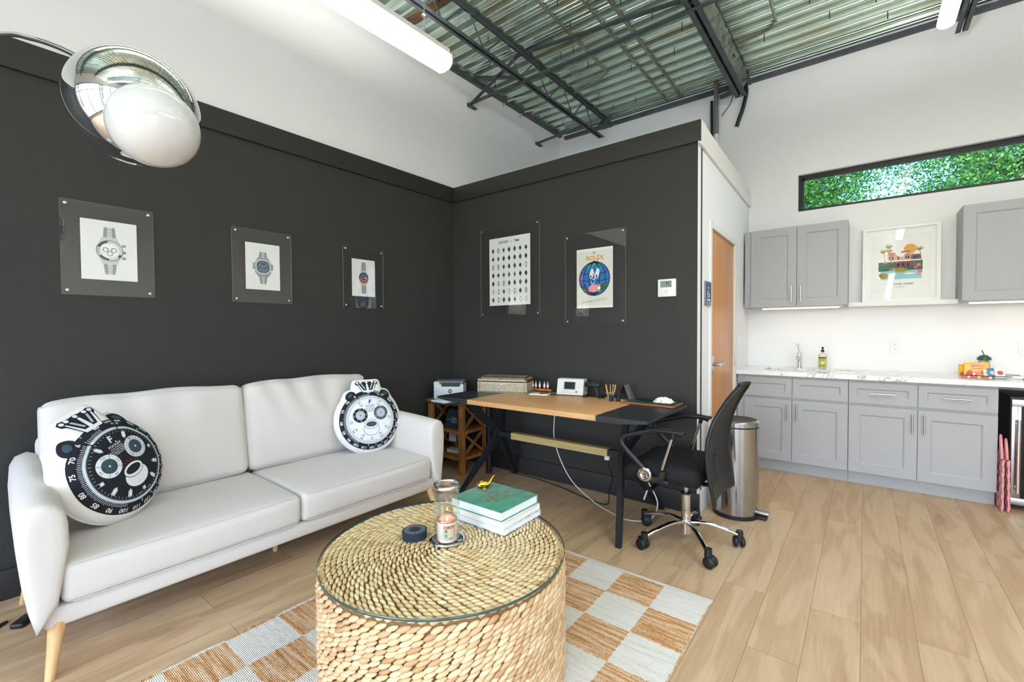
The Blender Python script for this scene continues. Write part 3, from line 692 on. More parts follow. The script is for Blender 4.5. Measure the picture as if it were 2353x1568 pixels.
for a, b, amp in ((.292, 1.162, .006), (1.165, 2.02, .012)):
    def pf(p, ux, uy, uz, amp=amp):
        e = (1-uy**4)*(1-uz**4)
        w = amp*math.sin(p.y*31+2.5*math.sin(p.z*7+uy*2))*max(0, .25+.75*uz)*(1-abs(uy)**8)*(ux > -.5)
        return Vector((p.x+w*.9, p.y, p.z - .012*abs(uy)**3*(uz > .9) + .004*math.sin(p.y*16)*(uz > .5)))
    MB().rbox((.13, b-a, .545), .045, 0, T3(-3.022, (a+b)/2, .69) @ rot_, n=22, rs=4, puff=(.045, .004, .006), fn=pf).build('back_cushion', fab, so, world=True)
def arm(sgn):
    """closed sections in (y,z) swept along x"""
    yc = 1.1875
    base = [(.203, .176), (.186, .26), (.172, .36), (.163, .46), (.160, .55), (.166, .615), (.185, .645), (.225, .657), (.262, .645), (.287, .615), (.296, .56), (.297, .48), (.285, .40), (.272, .32), (.262, .262), (.23, .215)]
    rings = []
    for x, sc, dz, tz in ((-2.334, .30, 0, 0), (-2.335, .62, 0, 0), (-2.338, .80, 0, 0), (-2.344, .91, 0, 0), (-2.354, .975, 0, 0), (-2.37, 1.005, 0, 0), (-2.41, 1.02, .003, .0), (-2.55, 1.03, .012, 0), (-2.75, 1.03, .024, 0), (-2.95, 1.03, .038, 0), (-3.12, 1.02, .05, 0), (-3.185, .97, .05, 0), (-3.205, .85, .04, 0)):
        r = []
        for y, z in base:
            cy, cz = .228, .45; y = y + .038*max(0, (-x-2.36)/.85)
            k = max(0, (z-.5)/.15)
            yy = cy+(y-cy)*sc; zz = cz+(z-cz)*(1-(1-sc)*.42) + dz*k
            if x < -2.36 and z < .3: zz = max(zz, .18)
            r.append((x, yc+sgn*(yc-yy)*-1 if sgn > 0 else yc+(yc-yy), zz))
        rings.append(r if sgn > 0 else r[::-1])
    m = MB().loft(rings, smooth=True); return m
for s_ in (1, -1):
    o = arm(s_).build('armrest', fab, so, world=True)
    mb = MB(); yc = 1.1875
    pts = [(-2.3455, y, z) for y, z in ((.232, .215), (.214, .30), (.200, .42), (.194, .52), (.198, .60), (.222, .643))]
    if s_ < 0: pts = [(x, 2*yc-y, z) for x, y, z in pts]
for a, sp in (((-2.375, .262, .17), (-2.345, .232, 0)), ((-2.375, 2.113, .17), (-2.345, 2.143, 0)), ((-3.10, .262, .17), (-3.13, .232, 0)), ((-3.10, 2.113, .17), (-3.13, 2.143, 0))):
    a = Vector(a); sp = Vector(sp); a = a + (a-sp)*.05 + Vector((-.02 if a.x > -2.8 else .02, 0, .01))
    MB().tube([sp, sp+(a-sp)*.5, a], .02, 14, rs=[.0145, .02, .027]).build('leg', leg_wood, so, world=True)
MB().cyl((-2.70, 1.20, 0), (-2.70, 1.20, .175), .014, .018).build('leg', leg_wood, so, world=True)
# ------------------------------------------------------------------ printed pillows
def pillow(name, label, M, dark, T=.085):
    t = thing(name, label, 'pillow', (0, 0, 0), rot=M, group=None)
    def R(a):
        x, y = math.cos(a), math.sin(a); r = .268
        # crown lobe and ears as soft bumps
        d = abs((a-PI/2+PI) % (2*PI)-PI)
        if d < .5:
            w, h_ = .118, .334
            rc = min(h_/max(1e-6, y), (w/abs(x) if abs(x) > 1e-6 else 9)); r = max(r, rc*.985)
        for ea in (PI/2+.62, PI/2-.62):
            q = abs(a-ea); r = max(r, .268+.028*math.exp(-(q/.16)**2))
        return r
    N = 144; Rs = [R(2*PI*i/N) for i in range(N)]
    for _ in range(2): Rs = [(Rs[i-1]+2*Rs[i]+Rs[(i+1) % N])/4 for i in range(N)]
    def Rf(a):
        f = (a % (2*PI))/(2*PI)*N; i = int(f) % N; return Rs[i]*(1-(f-int(f)))+Rs[(i+1) % N]*(f-int(f))
    def hgt(x, y):
        a = math.atan2(y, x); s_ = min(1, math.hypot(x, y)/Rf(a)); b = (1-s_**2.6)**.55 if s_ < 1 else 0
        # the crown lobe is thinner than the body
        if y > .2: b *= max(.4, 1-(y-.2)*3.2)
        return T*b + .0035*math.sin(a*9)*s_**6*(1-s_)*6
    m = MB(); K = 20
    for sg in (1, -1):
        v = [(0, 0, sg*T)]
        for j in range(1, K+1):
            u = 1-(1-j/K)**1.6
            for i in range(N):
                a = 2*PI*i/N; r = Rs[i]*u; x, y = r*math.cos(a), r*math.sin(a); v.append((x, y, sg*hgt(x, y)))
        f = [(0, 1+i, 1+(i+1) % N) for i in range(N)] + [(1+j*N+i, 1+(j+1)*N+i, 1+(j+1)*N+(i+1) % N, 1+j*N+(i+1) % N) for j in range(K-1) for i in range(N)]
        m.add(v, f if sg > 0 else [q[::-1] for q in f], 0, True)
    # piping around the rim
    m.build('cover', pillow_fab, t)
    mats = [p_black, p_white, p_ice, p_slate, p_red]; BK, WH, IC, SL, RD = range(5)
    D, F = (BK, WH) if dark else (WH, BK)
    g = MB(); fn = lambda x, y, l: Vector((x, y, hgt(x, y)+l+.0012))
    A = Art(g, None, fn, lift=.0006, fine=.011)
    # crown, ears, bezel
    cy_ = lambda L: [(x*.86, .2+(y-.2)*.78) for x, y in L]
    A.poly(cy_([(-.035, .20), (-.052, .225), (-.085, .305), (-.104, .315), (-.108, .338), (-.088, .350), (-.062, .346), (-.03, .344), (0, .348), (.03, .344), (.062, .346), (.088, .350), (.108, .338), (.104, .315), (.085, .305), (.052, .225), (.035, .20)]), BK)
    for s_ in (-1, 1): A.ell(s_*.138, .200, .044, .034, BK, 20, 3, a=-s_*.75)
    A.up(); A.ell(0, 0, .238, .238, BK, 64, 14)
    A.up()
    for s_ in (-1, 1): A.ell(s_*.142, .206, .022, .014, SL, 14, 2, a=-s_*.75)
    for x, y in cy_([(-.086, .333), (-.055, .336), (0, .337), (.055, .336), (.086, .333)]): A.ell(x, y, .0105, .0078, WH, 12, 1)
    A.poly(cy_([(-.083, .320), (-.075, .320), (-.04, .25), (.04, .25), (.075, .320), (.083, .320), (.05, .23), (-.05, .23)]), WH)
    A.poly(cy_([(-.008, .322), (.008, .322), (.012, .248), (-.012, .248)]), WH)
    for s_ in (-1, 1): A.poly(cy_([(s_*.058, .320), (s_*.044, .320), (s_*.018, .265), (s_*.03, .262)])[::s_], IC)
    # bezel figures
    nums = [('60', 90), ('65', 118), ('70', 138), ('75', 158), ('80', 182), ('85', 201), ('90', 219), ('100', 237), ('110', 254), ('120', 271), ('130', 287), ('140', 302), ('160', 317), ('180', 330), ('200', 344), ('240', 3), ('300', 22), ('400', 41)]
    for tx, dg in nums:
        a = math.radians(dg); A.text(tx, .222*math.cos(a), .222*math.sin(a), .024, WH, a-PI/2, bold=.02, sx=1.25)
    for tx, dg, r in (('UNITS', 72, .226), ('PER', 59, .226), ('HOUR', 66, .211)):
        a = math.radians(dg); A.text(tx, r*math.cos(a), r*math.sin(a), .014, WH, a-PI/2, bold=.02, sx=1.1)
    for k in range(64):
        a = math.radians(90+k*2.35); L = .012 if k % 5 else .018; A.rot(.201*math.cos(a), .201*math.sin(a), L, .002, a, WH)
    for dg in (262, 279, 294, 309, 323, 337, 353, 12, 31):
        a = math.radians(dg); A.rot(.203*math.cos(a), .203*math.sin(a), .014, .004, a, WH)
    A.ring(0, 0, .179, .193, IC, 72, rings=1); A.up()
    A.ring(0, 0, .184, .188, WH, 72); A.ell(0, 0, .179, .179, D, 60, 11); A.up()
    for k in range(60):
        a = 2*PI*k/60; A.rot(.168*math.cos(a), .168*math.sin(a), .012 if k % 5 == 0 else .008, .0013, a, F)
    A.ring(0, 0, .1745, .1762, SL, 72)
    for dg in (150, 120, 60, 30, 300, 240, 330, 210):
        if dg in (150, 30): continue
        a = math.radians(dg); cx, cy = .148*math.cos(a), .148*math.sin(a)
        ca, sa = math.cos(a), math.sin(a)
        for sc, mi, up_ in ((1, IC if dark else SL, 0), (.72, WH, 1)):
            pts = [(.018, -.010), (.018, .010), (-.010, .010), (-.022, 0), (-.010, -.010)]
            if up_: A.up()
            A.poly([(cx+sc*(x*ca-y*sa), cy+sc*(x*sa+y*ca)) for x, y in pts], mi)
        A.l -= A.lift
    for x, y in ((-.152, -.01), (.152, .005), (0, -.152)):
        A.rect(x-.009, y-.009, x+.009, y+.009, IC if dark else SL); A.up(); A.rect(x-.006, y-.006, x+.006, y+.006, WH); A.l -= A.lift
    # eyes (sub-dials)
    for k, (cx, cy) in enumerate(((-.082, .040), (.082, .048))):
        A.ring(cx, cy, .036, .057, F, 40, rings=2); A.ell(cx, cy, .036, .036, SL if dark else IC, 28, 3)
        A.up(); A.ell(cx, cy, .005, .005, WH if dark else SL, 10)
        n_ = 8 if k == 0 else 24
        for q in range(n_):
            a = 2*PI*q/n_+.2; A.rot(cx+.047*math.cos(a), cy+.047*math.sin(a), .017, .002, a, D)
        for tx, a in ((('12', PI/2), ('3', 0), ('6', -PI/2), ('9', PI)) if k == 0 else (('30', PI/2), ('10', -.5), ('20', PI+.5))):
            A.rot(cx+.047*math.cos(a), cy+.047*math.sin(a), .018, .018, a, F); A.up(); A.text(tx, cx+.047*math.cos(a), cy+.047*math.sin(a), .013, D, a-PI/2, bold=.02); A.l -= A.lift
        A.l -= A.lift
    # nose and mouth
    A.ell(0, -.075, .064, .052, SL if not dark else p_white and WH, 36, 4); A.up(); A.ell(0, -.075, .061, .049, WH, 36, 4)
    A.up(); A.ell(0, -.038, .056, .036, SL if not dark else BK, 32, 3); A.up(); A.ell(0, -.038, .053, .033, WH, 32, 3); A.up(); A.ell(0, -.036, .042, .021, BK if dark else SL, 28, 2)
    A.l -= 4*A.lift
    A.text('F', 0, .142, .044, F, -.12, bold=.035); A.text('.', .016, .132, .04, F, bold=.02); A.text('FOOLEX', 0, .110, .017, F, bold=.01, sx=1.1)
    for q, s_ in enumerate(("FOOL'S PARADISE", 'PANDA CHRONOMETER', 'DIAMOND TIMETEN', 'COSMOGRAPH')): A.text(s_, 0, .096-q*.0098, .0085, F, bold=.005)
    for q, c_ in enumerate('PANDA'):
        a = math.radians(128-q*19); A.text(c_, .056*math.cos(a), -.052+.062*math.sin(a), .010, RD, a-PI/2, bold=.02)
    A.text('PANDA', -.03, -.163, .006, F); A.text('MADE', .03, -.163, .006, F)
    g.build('printed_watch_face', mats, t)
    # seam wrinkles: rim welt
    w = MB(); w.tube([(Rs[i % N]*math.cos(2*PI*i/N), Rs[i % N]*math.sin(2*PI*i/N), 0) for i in range(N+1)], .003, 6); w.build('piping', pillow_fab, t)
    return t
def orient(n, roll, o):
    n = Vector(n).normalized(); x = Vector((0, 0, 1)).cross(n).normalized(); y = n.cross(x); c, s_ = math.cos(roll), math.sin(roll)
    u = x*c+y*s_; v = -x*s_+y*c; return frame(o, u, v)
pillow('watch_pillow', 'round black dial watch pillow with crown slumped in the near sofa corner', orient((.80, .50, .30), math.radians(20), (-2.72, .478, .655)) @ Matrix.Scale(.91, 4), True, .115)
pillow('watch_pillow', 'round white dial watch pillow with crown at the far end of the sofa', orient((.93, -.30, .20), math.radians(0), (-2.79, 1.895, .645)) @ Matrix.Scale(.87, 4), False, .085)
# ================================================================== ARC LAMP
t = thing('arc_lamp', 'chrome arc floor lamp with mirrored ball and white glass globe over the sofa', 'floor lamp', (-3.0, -.62, 0))
Cc, Gc = Vector((-1.904, .426, 2.019)), Vector((-1.568, .392, 1.853))
MB().lathe([(.0, 0), (.16, 0), (.165, .006), (.165, .035), (.155, .045), (0, .045)], (-3.0, -.62, 0), 40).build('base', mat('white_stone', (220, 218, 212), .3), t, world=True)
arc = spline([(-3.0, -.62, .04), (-3.02, -.60, .9), (-3.0, -.5, 1.6), (-2.92, -.3, 2.1), (-2.74, .0, 2.33), (-2.517, .174, 2.378), (-2.40, .24, 2.352), (-2.28, .305, 2.30), (-2.12, .37, 2.205), (-2.02, .40, 2.125)], 8)
MB().tube(arc, .0095, 12).build('stem', chrome, t, world=True)
MB().sphere(tuple(Cc), .18, 64, 40).build('mirrored_ball', chrome, t, world=True)
MB().sphere(tuple(Gc), .107, 48, 28).cyl(tuple(Cc), tuple(Gc), .03).build('glass_globe', globe_mat, t, world=True)
# ================================================================== ACRYLIC FRAMES
def acrylic_frame(label, o, u, w, h, pw, ph, px, pz, draw, mats, prints='print'):
    """o = lower left corner on the wall, u = rightwards; v = up; panel stands 15 mm off the wall"""
    n = Vector(u).cross(Vector((0, 0, 1))); mw = frame(o, u, (0, 0, 1))
    t = bpy.data.objects.new('acrylic_frame', None); COL.objects.link(t); t.matrix_basis = mw
    tag(t, label, 'picture frame')
    r = .008; m = MB(); z0, z1 = .015, .0195
    c = []
    for cx, cy, a0 in ((w-r, h-r, 0), (r, h-r, 90), (r, r, 180), (w-r, r, 270)):
        c += [(cx+r*math.cos(math.radians(a0+q*22.5)), cy+r*math.sin(math.radians(a0+q*22.5))) for q in range(5)]
    m.add([(x, y, z0) for x, y in c]+[(x, y, z1) for x, y in c], [tuple(range(20))[::-1], tuple(range(20, 40))], 0)
    m.add([(x, y, z0) for x, y in c]+[(x, y, z1) for x, y in c], [(i, (i+1) % 20, 20+(i+1) % 20, 20+i) for i in range(20)], 1)
    m.build('acrylic_panel', [acrylic, acrylic_rim], t)
    for x in (.022, w-.022):
        for y in (.022, h-.022):
            MB().cyl((x, y, 0), (x, y, .0148), .006, n=12).lathe([(.009, .0197), (.009, .0245), (.007, .026), (0, .026)], (x, y, 0), n=16).build('standoff', satin, t)
    m = MB(); m.box(px, px+pw, pz, pz+ph, .0125, .0146, 0)
    A = Art(m, T3(px+pw/2, pz+ph/2, .0147), lift=.00004); draw(A, pw, ph); m.build(prints, mats, t)
    return t
PM = [paper, ink, grey_ink, lgrey_ink, navy_ink, red_ink, white_plastic]
def bracelet(A, y0, y1, w0, w1, n, cols=(2, 3, 2), mid=.42):
    for k in range(n):
        a, b = y0+(y1-y0)*k/n, y0+(y1-y0)*(k+1)/n; wa = w0+(w1-w0)*(k+.5)/n; e = .12*(b-a)
        A.rect(-wa/2, min(a, b), -wa*mid/2, max(a, b)-abs(e)*0, cols[0]); A.rect(wa*mid/2, min(a, b), wa/2, max(a, b), cols[0]); A.rect(-wa*mid/2, min(a, b), wa*mid/2, max(a, b), cols[1])
    A.up()
    for k in range(n):
        a = y0+(y1-y0)*k/n; wa = w0+(w1-w0)*(k+.5)/n
        A.rect(-wa/2, a-.0007, wa/2, a+.0007, 1); A.rect(-wa/2, a+.4*(y1-y0)/n, -wa*mid/2, a+.4*(y1-y0)/n+.0009, 3); A.rect(wa*mid/2, a+.4*(y1-y0)/n, wa/2, a+.4*(y1-y0)/n+.0009, 3)
    A.rect(-w0*mid/2-.0003, min(y0, y1), -w0*mid/2+.0003, max(y0, y1), 1); A.rect(w0*mid/2-.0003, min(y0, y1), w0*mid/2+.0003, max(y0, y1), 1)
def chrono(A, w, h):
    A.l = .0001; bracelet(A, .055, .125, .058, .045, 5); bracelet(A, -.055, -.128, .058, .042, 5); A.up()
    A.poly([(-.032, .07), (.032, .07), (.047, .03), (.047, -.03), (.032, -.072), (-.032, -.072), (-.047, -.03), (-.047, .03)], 3)
    for y in (.032, -.004, -.036): A.rect(.05, y-.007, .068, y+.007, 2)
    A.up(); A.ell(0, 0, .056, .056, 2, 48); A.up(); A.ell(0, 0, .053, .053, 3, 48); A.ring(0, 0, .054, .0562, 1, 48)
    for a0, a1 in ((100, 160), (215, 265), (318, 338)): A.up().ring(0, 0, .043, .0525, 1, 12, math.radians(a0), math.radians(a1))
    A.up(); A.ring(0, 0, .0405, .0415, 2, 48); A.ell(0, 0, .0405, .0405, 0, 40); A.up()
    for cx, cy in ((-.017, .004), (.017, .004), (0, -.016)):
        A.ring(cx, cy, .0095, .0125, 1, 24)
    A.up()
    for cx, cy in ((-.017, .004), (.017, .004), (0, -.016)):
        for k in range(12): A.rot(cx+.011*math.cos(k*PI/6), cy+.011*math.sin(k*PI/6), .0012, .0012, k, 0)
    for k in range(12):
        a = k*PI/6+PI/12*0; A.rot(.034*math.cos(a), .034*math.sin(a), .006, .0014, a, 2)
    A.line(0, 0, -.014, .012, .0014, 1); A.line(0, 0, .018, .014, .0012, 1); A.pline([(.055, -.128), (.063, -.126), (.07, -.124)], .0006, 2)
def sports(A, w, h):
    A.l = .0001; bracelet(A, .045, .10, .062, .042, 7, mid=.4); bracelet(A, -.05, -.118, .062, .036, 7, mid=.4); A.up()
    A.poly([(-.032, .062), (.032, .062), (.052, .028), (.052, -.04), (.034, -.066), (-.034, -.066), (-.052, -.04), (-.052, .028)], 2); A.rect(-.066, -.02, -.048, .022, 2); A.rect(.048, -.02, .066, .022, 2); A.up()
    def sq(r): return [(r*math.copysign(abs(math.cos(t))**.75, math.cos(t)), r*math.copysign(abs(math.sin(t))**.75, math.sin(t))) for t in np.linspace(0, 2*PI, 32, endpoint=False)]
    A.poly(sq(.051), 3); A.up(); A.poly(sq(.0415), 1); A.up(); A.poly(sq(.040), 4); A.up()
    for k in range(12):
        a = k*PI/6; A.rot(.031*math.cos(a), .031*math.sin(a), .009, .002, a, 0)
    A.ring(-.012, -.018, .009, .0105, 3, 20); A.ring(.013, -.02, .008, .009, 3, 20)
    A.up(); A.line(0, 0, -.024, .013, .0022, 0); A.line(0, 0, .026, .014, .0022, 0); A.pline([(.05, -.12), (.06, -.117)], .0006, 2)
def gmt(A, w, h):
    A.l = .0001
    for s_ in (1, -1): bracelet(A, s_*.045, s_*.128, .046, .034, 9, mid=.5)
    A.up()
    for s_ in (1, -1):
        for k in range(9):
            for q in (-1, 1): A.rect(q*.007-.003, s_*(.049+k*.0092)-.002, q*.007+.003, s_*(.049+k*.0092)+.002, 1)
    A.poly([(-.026, .062), (.026, .062), (.04, .02), (.04, -.03), (.026, -.06), (-.026, -.06), (-.04, -.03), (-.04, .02)], 3); A.rect(.04, -.008, .052, .008, 3); A.up()
    A.ell(0, 0, .0455, .0455, 1, 40); A.up(); A.ring(0, 0, .034, .0445, 4, 24, 0, PI); A.ring(0, 0, .034, .0445, 5, 24, PI, 2*PI); A.ell(0, 0, .032, .032, 1, 36); A.up()
    for k in range(12): a = k*PI/6; A.ell(.025*math.cos(a), .025*math.sin(a), .0036, .0036, 0, 10)
    for k in range(16): a = k*PI/8+.2; A.rot(.039*math.cos(a), .039*math.sin(a), .004, .0018, a, 0)
    A.up(); A.rect(.015, -.004, .024, .004, 0); A.line(0, 0, -.013, .008, .003, 0); A.line(0, 0, .016, .013, .0025, 0)
yl = (0, 1, 0)
acrylic_frame('clear acrylic frame with a pale chronograph watch drawing, nearest over the sofa', (XW, .404, 1.478), yl, .384, .49, .232, .318, .077, .086, chrono, PM)
acrylic_frame('middle acrylic frame on the left wall with a blue dial steel watch drawing', (XW, 1.196, 1.475), yl, .384, .49, .222, .312, .082, .09, sports, PM)
acrylic_frame('acrylic frame nearest the dark corner with a red and blue bezel watch drawing', (XW, 1.985, 1.466), yl, .374, .49, .214, .30, .08, .097, gmt, PM)
def history(A, w, h):
    A.l = .0001; A.text('HISTORY', -.065, h/2-.045, .030, 1, bold=.02, sx=.95); A.text('of', .024, h/2-.045, .018, 2); A.text('TIME', .085, h/2-.045, .030, 1, bold=.02, sx=.95); r = random.Random(3)
    for j in range(7):
        for i in range(7):
            x = -w/2+.045+i*(w-.09)/6; y = h/2-.115-j*.075; c = r.choice([1, 1, 1, 7, 2, 1, 1, 3]); f = r.choice([0, 1, 3, 7, 1, 4])
            A.rect(x-.0045, y-.024, x+.0045, y+.024, c if c != 3 else 2); A.rect(x-.012, y-.0345, x+.012, y-.0335, 3); A.up(); A.ell(x, y, .0150, .0165, c if c != 3 else 2, 14); A.up(); A.ell(x, y, .0115, .013, f, 12); A.up(); A.line(x, y, x+.005, y+.004, .0012, 0 if f in (1, 4, 7) else 1); A.l -= 3*A.lift
HM = PM + [mat('brown_ink', (110, 72, 62), .7)]
acrylic_frame('tall acrylic frame holding a poster of small watches in rows titled HISTORY OF TIME', (-2.865, YB, 1.405), (1, 0, 0), .672, .818, .466, .616, .104, .102, history, HM)
GM = [mat('cream_poster_paper', (226, 224, 214), .8), ink, gold_ink, blue_ink, cyan_ink, pink_ink, violet_ink, green_ink, paper, navy_ink, grey_ink]
def globeposter(A, w, h):
    A.l = .0001; A.rect(-w/2, h/2-.02, w/2, h/2, 8); A.rect(-w/2, -h/2, w/2, -h/2+.02, 8); A.text('ROLEX', .005, h/2-.078, .047, 2, bold=.03, sx=1.02)
    A.poly([(-.010, h/2-.045), (-.014, h/2-.028), (-.007, h/2-.034), (0, h/2-.022), (.007, h/2-.034), (.014, h/2-.028), (.010, h/2-.045)], 2)
    cy = -.005; A.ell(.0, cy, .135, .135, 1, 48); A.up(); A.ell(0, cy, .127, .127, 3, 48); A.up()
    A.ring(0, cy, .075, .127, 4, 24, .9, 2.2); A.poly([(-.126, cy+.01), (-.10, cy+.05), (-.098, cy), (-.118, cy-.03)], 6); A.ring(0, cy, .09, .127, 9, 20, 3.6, 4.6); A.up()
    for rx in (.045, .095): A.ring(0, cy+.005, rx-.003, rx+.003, 1, 40, asp=.127/rx if rx < .05 else 1.28)
    for y, r_ in ((.055, .112), (0, .127), (-.06, .11)): A.pline([(r_*math.cos(a), cy+y-.02*math.sin(a)) for a in np.linspace(0, PI, 12)], .005, 1)
    A.ring(.02, cy+.085, .024, .029, 1, 24, asp=.7); A.line(-.01, cy+.06, .03, cy+.15, .004, 1); A.up()
    for x, y in ((-.024, cy+.04), (.026, cy+.04)): A.ell(x, y, .017, .040, 8, 24, a=-.2)
    A.up()
    for x, y in ((-.030, cy+.018), (.020, cy+.018)): A.ell(x, y, .006, .012, 1, 14)
    A.pline([(.0, cy+.05), (.006, cy-.01), (-.016, cy-.0)], .005, 8); A.pline([(-.03, cy-.015), (-.024, cy-.036), (-.008, cy-.042), (.004, cy-.028), (.006, cy-.018)], .004, 8)
    A.poly([(.05, cy-.048), (.11, cy-.03), (.12, cy-.07), (.055, cy-.098)], 7); A.poly([(-.045, cy-.062), (-.02, cy-.045), (.03, cy-.05), (.03, cy-.098), (-.01, cy-.105), (-.05, cy-.098), (-.052, cy-.085), (-.04, cy-.082), (-.056, cy-.076)], 5)
    A.up(); A.rect(.026, cy-.102, .052, cy-.046, 2); A.up(); A.ell(.039, cy-.074, .019, .019, 1, 20); A.up(); A.ell(.039, cy-.074, .015, .015, 8, 20); A.up(); A.line(.039, cy-.074, .045, cy-.07, .0015, 1)
    A.text('Watchmaker of the World', 0, -h/2+.058, .022, 10, a=.12, sx=.9)
acrylic_frame('acrylic frame with a smiling blue globe poster, right of the rows of watches', (-1.94, YB, 1.325), (1, 0, 0), .526, .72, .315, .468, .106, .127, globeposter, GM)
# thermostat, sign, switch, outlets
t = thing('thermostat', 'white square wall thermostat with a grey green display', 'thermostat', (-1.106, YB, 1.573))
MB().bbox(-.063, .063, -.022, 0, -.062, .062, .004).build('housing', white_plastic, t)
m = MB(); A = Art(m, frame((0, -.0222, 0), (1, 0, 0), (0, 0, 1))); A.rect(-.044, 0.004, .036, .050, 0); A.up(); A.text('71', .008, .029, .034, 1, bold=.01, sx=.9); A.text('10', .024, .011, .012, 1); m.build('display', [teal_screen, ink], t)
MB().cyl((0, -.022, -.026), (0, -.0245, -.026), .010).build('button', offwhite, t)
nrm = frame((sidex(3.455)+.0005, 3.39, 1.45), (math.sin(-ang), math.cos(ang), 0), (0, 0, 1))
t = bpy.data.objects.new('washroom_sign', None); COL.objects.link(t); t.matrix_basis = nrm; tag(t, 'small blue and grey washroom sign beside the wooden door', 'sign')
MB().bbox(0, .14, 0, .175, 0, .012, .006).build('plate', mat('brushed_sign_plate', (120, 126, 134), .3, metal=.7), t)
m = MB(); A = Art(m, T3(0, 0, .0123)); A.rect(.012, .03, .128, .165, 0); A.up(); A.ring(.066, .085, .022, .028, 1, 20, 2.4, 6.5); A.line(.058, .11, .062, .078, .006, 1); A.line(.062, .082, .084, .082, .006, 1); A.line(.084, .082, .094, .062, .006, 1); A.ell(.058, .128, .009, .009, 1, 14); A.rect(.03, .036, .11, .046, 1); m.build('symbol', [mat('sign_blue', (52, 78, 112), .4), paper], t)
def plate(name, label, mw, kind):
    t = bpy.data.objects.new(name, None); COL.objects.link(t); t.matrix_basis = mw; tag(t, label, 'outlet' if kind != 'switch' else 'switch')
    MB().bbox(-.035, .035, -.057, .057, 0, .006, .003).build('cover_plate', white_plastic, t)
    if kind == 'switch': MB().bbox(-.016, .016, -.033, .033, .005, .009, .002).build('rocker', white_plastic, t)
    else:
        m = MB(); m.bbox(-.017, .017, -.034, .034, .005, .008, .002)
        for y in (-.018, .018): m.box(-.007, -.005, y-.002, y+.006, .0078, .0083, 1).box(.005, .007, y-.002, y+.006, .0078, .0083, 1).lathe([(0, .0083), (.0025, .0083)], (0, y-.008, 0), n=8, mi=1, cap=False)
        m.build('receptacle', [white_plastic, ink], t)
    return t
plate('wall_outlet', 'white duplex outlet on the backsplash between the soap and the snacks', frame((.212, YK, 1.118), (1, 0, 0), (0, 0, 1)), 'outlet')
plate('wall_outlet', 'white outlet plate on the backsplash at the right picture edge', frame((.985, YK, 1.118), (1, 0, 0), (0, 0, 1)), 'outlet')
plate('light_switch', 'white light switch on the partition between the door hinges and the counter', frame((sidex(4.72)+.0006, 4.72, 1.16), (math.sin(-ang), math.cos(ang), 0), (0, 0, 1)), 'switch')
# ================================================================== KITCHENETTE
def shaker(m, x0, x1, z0, z1, y, fr=.072, th=.02, mi=0):
    """raised frame with recessed panel, front at y (towards -y)"""
    g = .0022; x0 += g; x1 -= g; z0 += g; z1 -= g
    m.box(x0, x0+fr, y, y+th, z0, z1, mi); m.box(x1-fr, x1, y, y+th, z0, z1, mi); m.box(x0+fr, x1-fr, y, y+th, z0, z0+fr, mi); m.box(x0+fr, x1-fr, y, y+th, z1-fr, z1, mi)
    m.box(x0+fr, x1-fr, y+.008, y+th, z0+fr, z1-fr, mi)
    b = .010   # sloped bead inside the frame
    X0, X1, Z0, Z1 = x0+fr, x1-fr, z0+fr, z1-fr
    o = [(X0, y+.001, Z0), (X1, y+.001, Z0), (X1, y+.001, Z1), (X0, y+.001, Z1)]; i_ = [(X0+b, y+.0075, Z0+b), (X1-b, y+.0075, Z0+b), (X1-b, y+.0075, Z1-b), (X0+b, y+.0075, Z1-b)]
    m.add(o+i_, [(k, (k+1) % 4, 4+(k+1) % 4, 4+k) for k in range(4)], mi)
    return m
def bar(m, p0, p1, y, r=.006):
    p0, p1 = Vector((p0[0], y-.03, p0[1])), Vector((p1[0], y-.03, p1[1])); m.cyl(p0, p1, r, n=12); d = (p1-p0)
    for k in (.18, .82): c = p0+d*k; m.cyl(c, (c.x, y, c.z), r*.7, n=10)
    return m
YD = 4.60
def base_cab(label, x0, x1, split, left_fill=0, drawer_h=True, pulls=()):
    t = thing('base_cabinet', label, 'cabinet', ((x0+x1)/2, 4.9, 0))
    m = MB().box(x0, x1, YD+.02, YK-.002, .108, .862)
    if left_fill: m.box(x0-left_fill, x0, YD+.012, YD+.03, .108, .862)
    m.build('body', cab_grey, t, world=True)
    MB().box(x0-left_fill, x1, YD+.075, YD+.095, 0, .108).build('toe_kick', cab_grey, t, world=True)
    xs = [x0]+split+[x1]
    for k in range(len(xs)-1):
        dr = shaker(MB(), xs[k], xs[k+1], .672, .845, YD, .05).build('drawer' if drawer_h else 'false_drawer_front', cab_grey, t, world=True)
        if drawer_h:
            c = (xs[k]+xs[k+1])/2; bar(MB(), (c-.078, .757), (c+.078, .757), YD).build('drawer_pull', satin, dr, world=True)
        dd = shaker(MB(), xs[k], xs[k+1], .108, .656, YD).build('door', cab_grey, t, world=True)
        hx = pulls[k]; bar(MB(), (hx, .475), (hx, .622), YD).build('door_pull', satin, dd, world=True)
    return t
base_cab('grey double base cabinet under the sink', -.872, -.099, [-.493], .058, False, (-.525, -.458))
base_cab('grey base cabinet with two drawers next to the pink bags', -.097, .750, [.326], 0, True, (.295, .362))
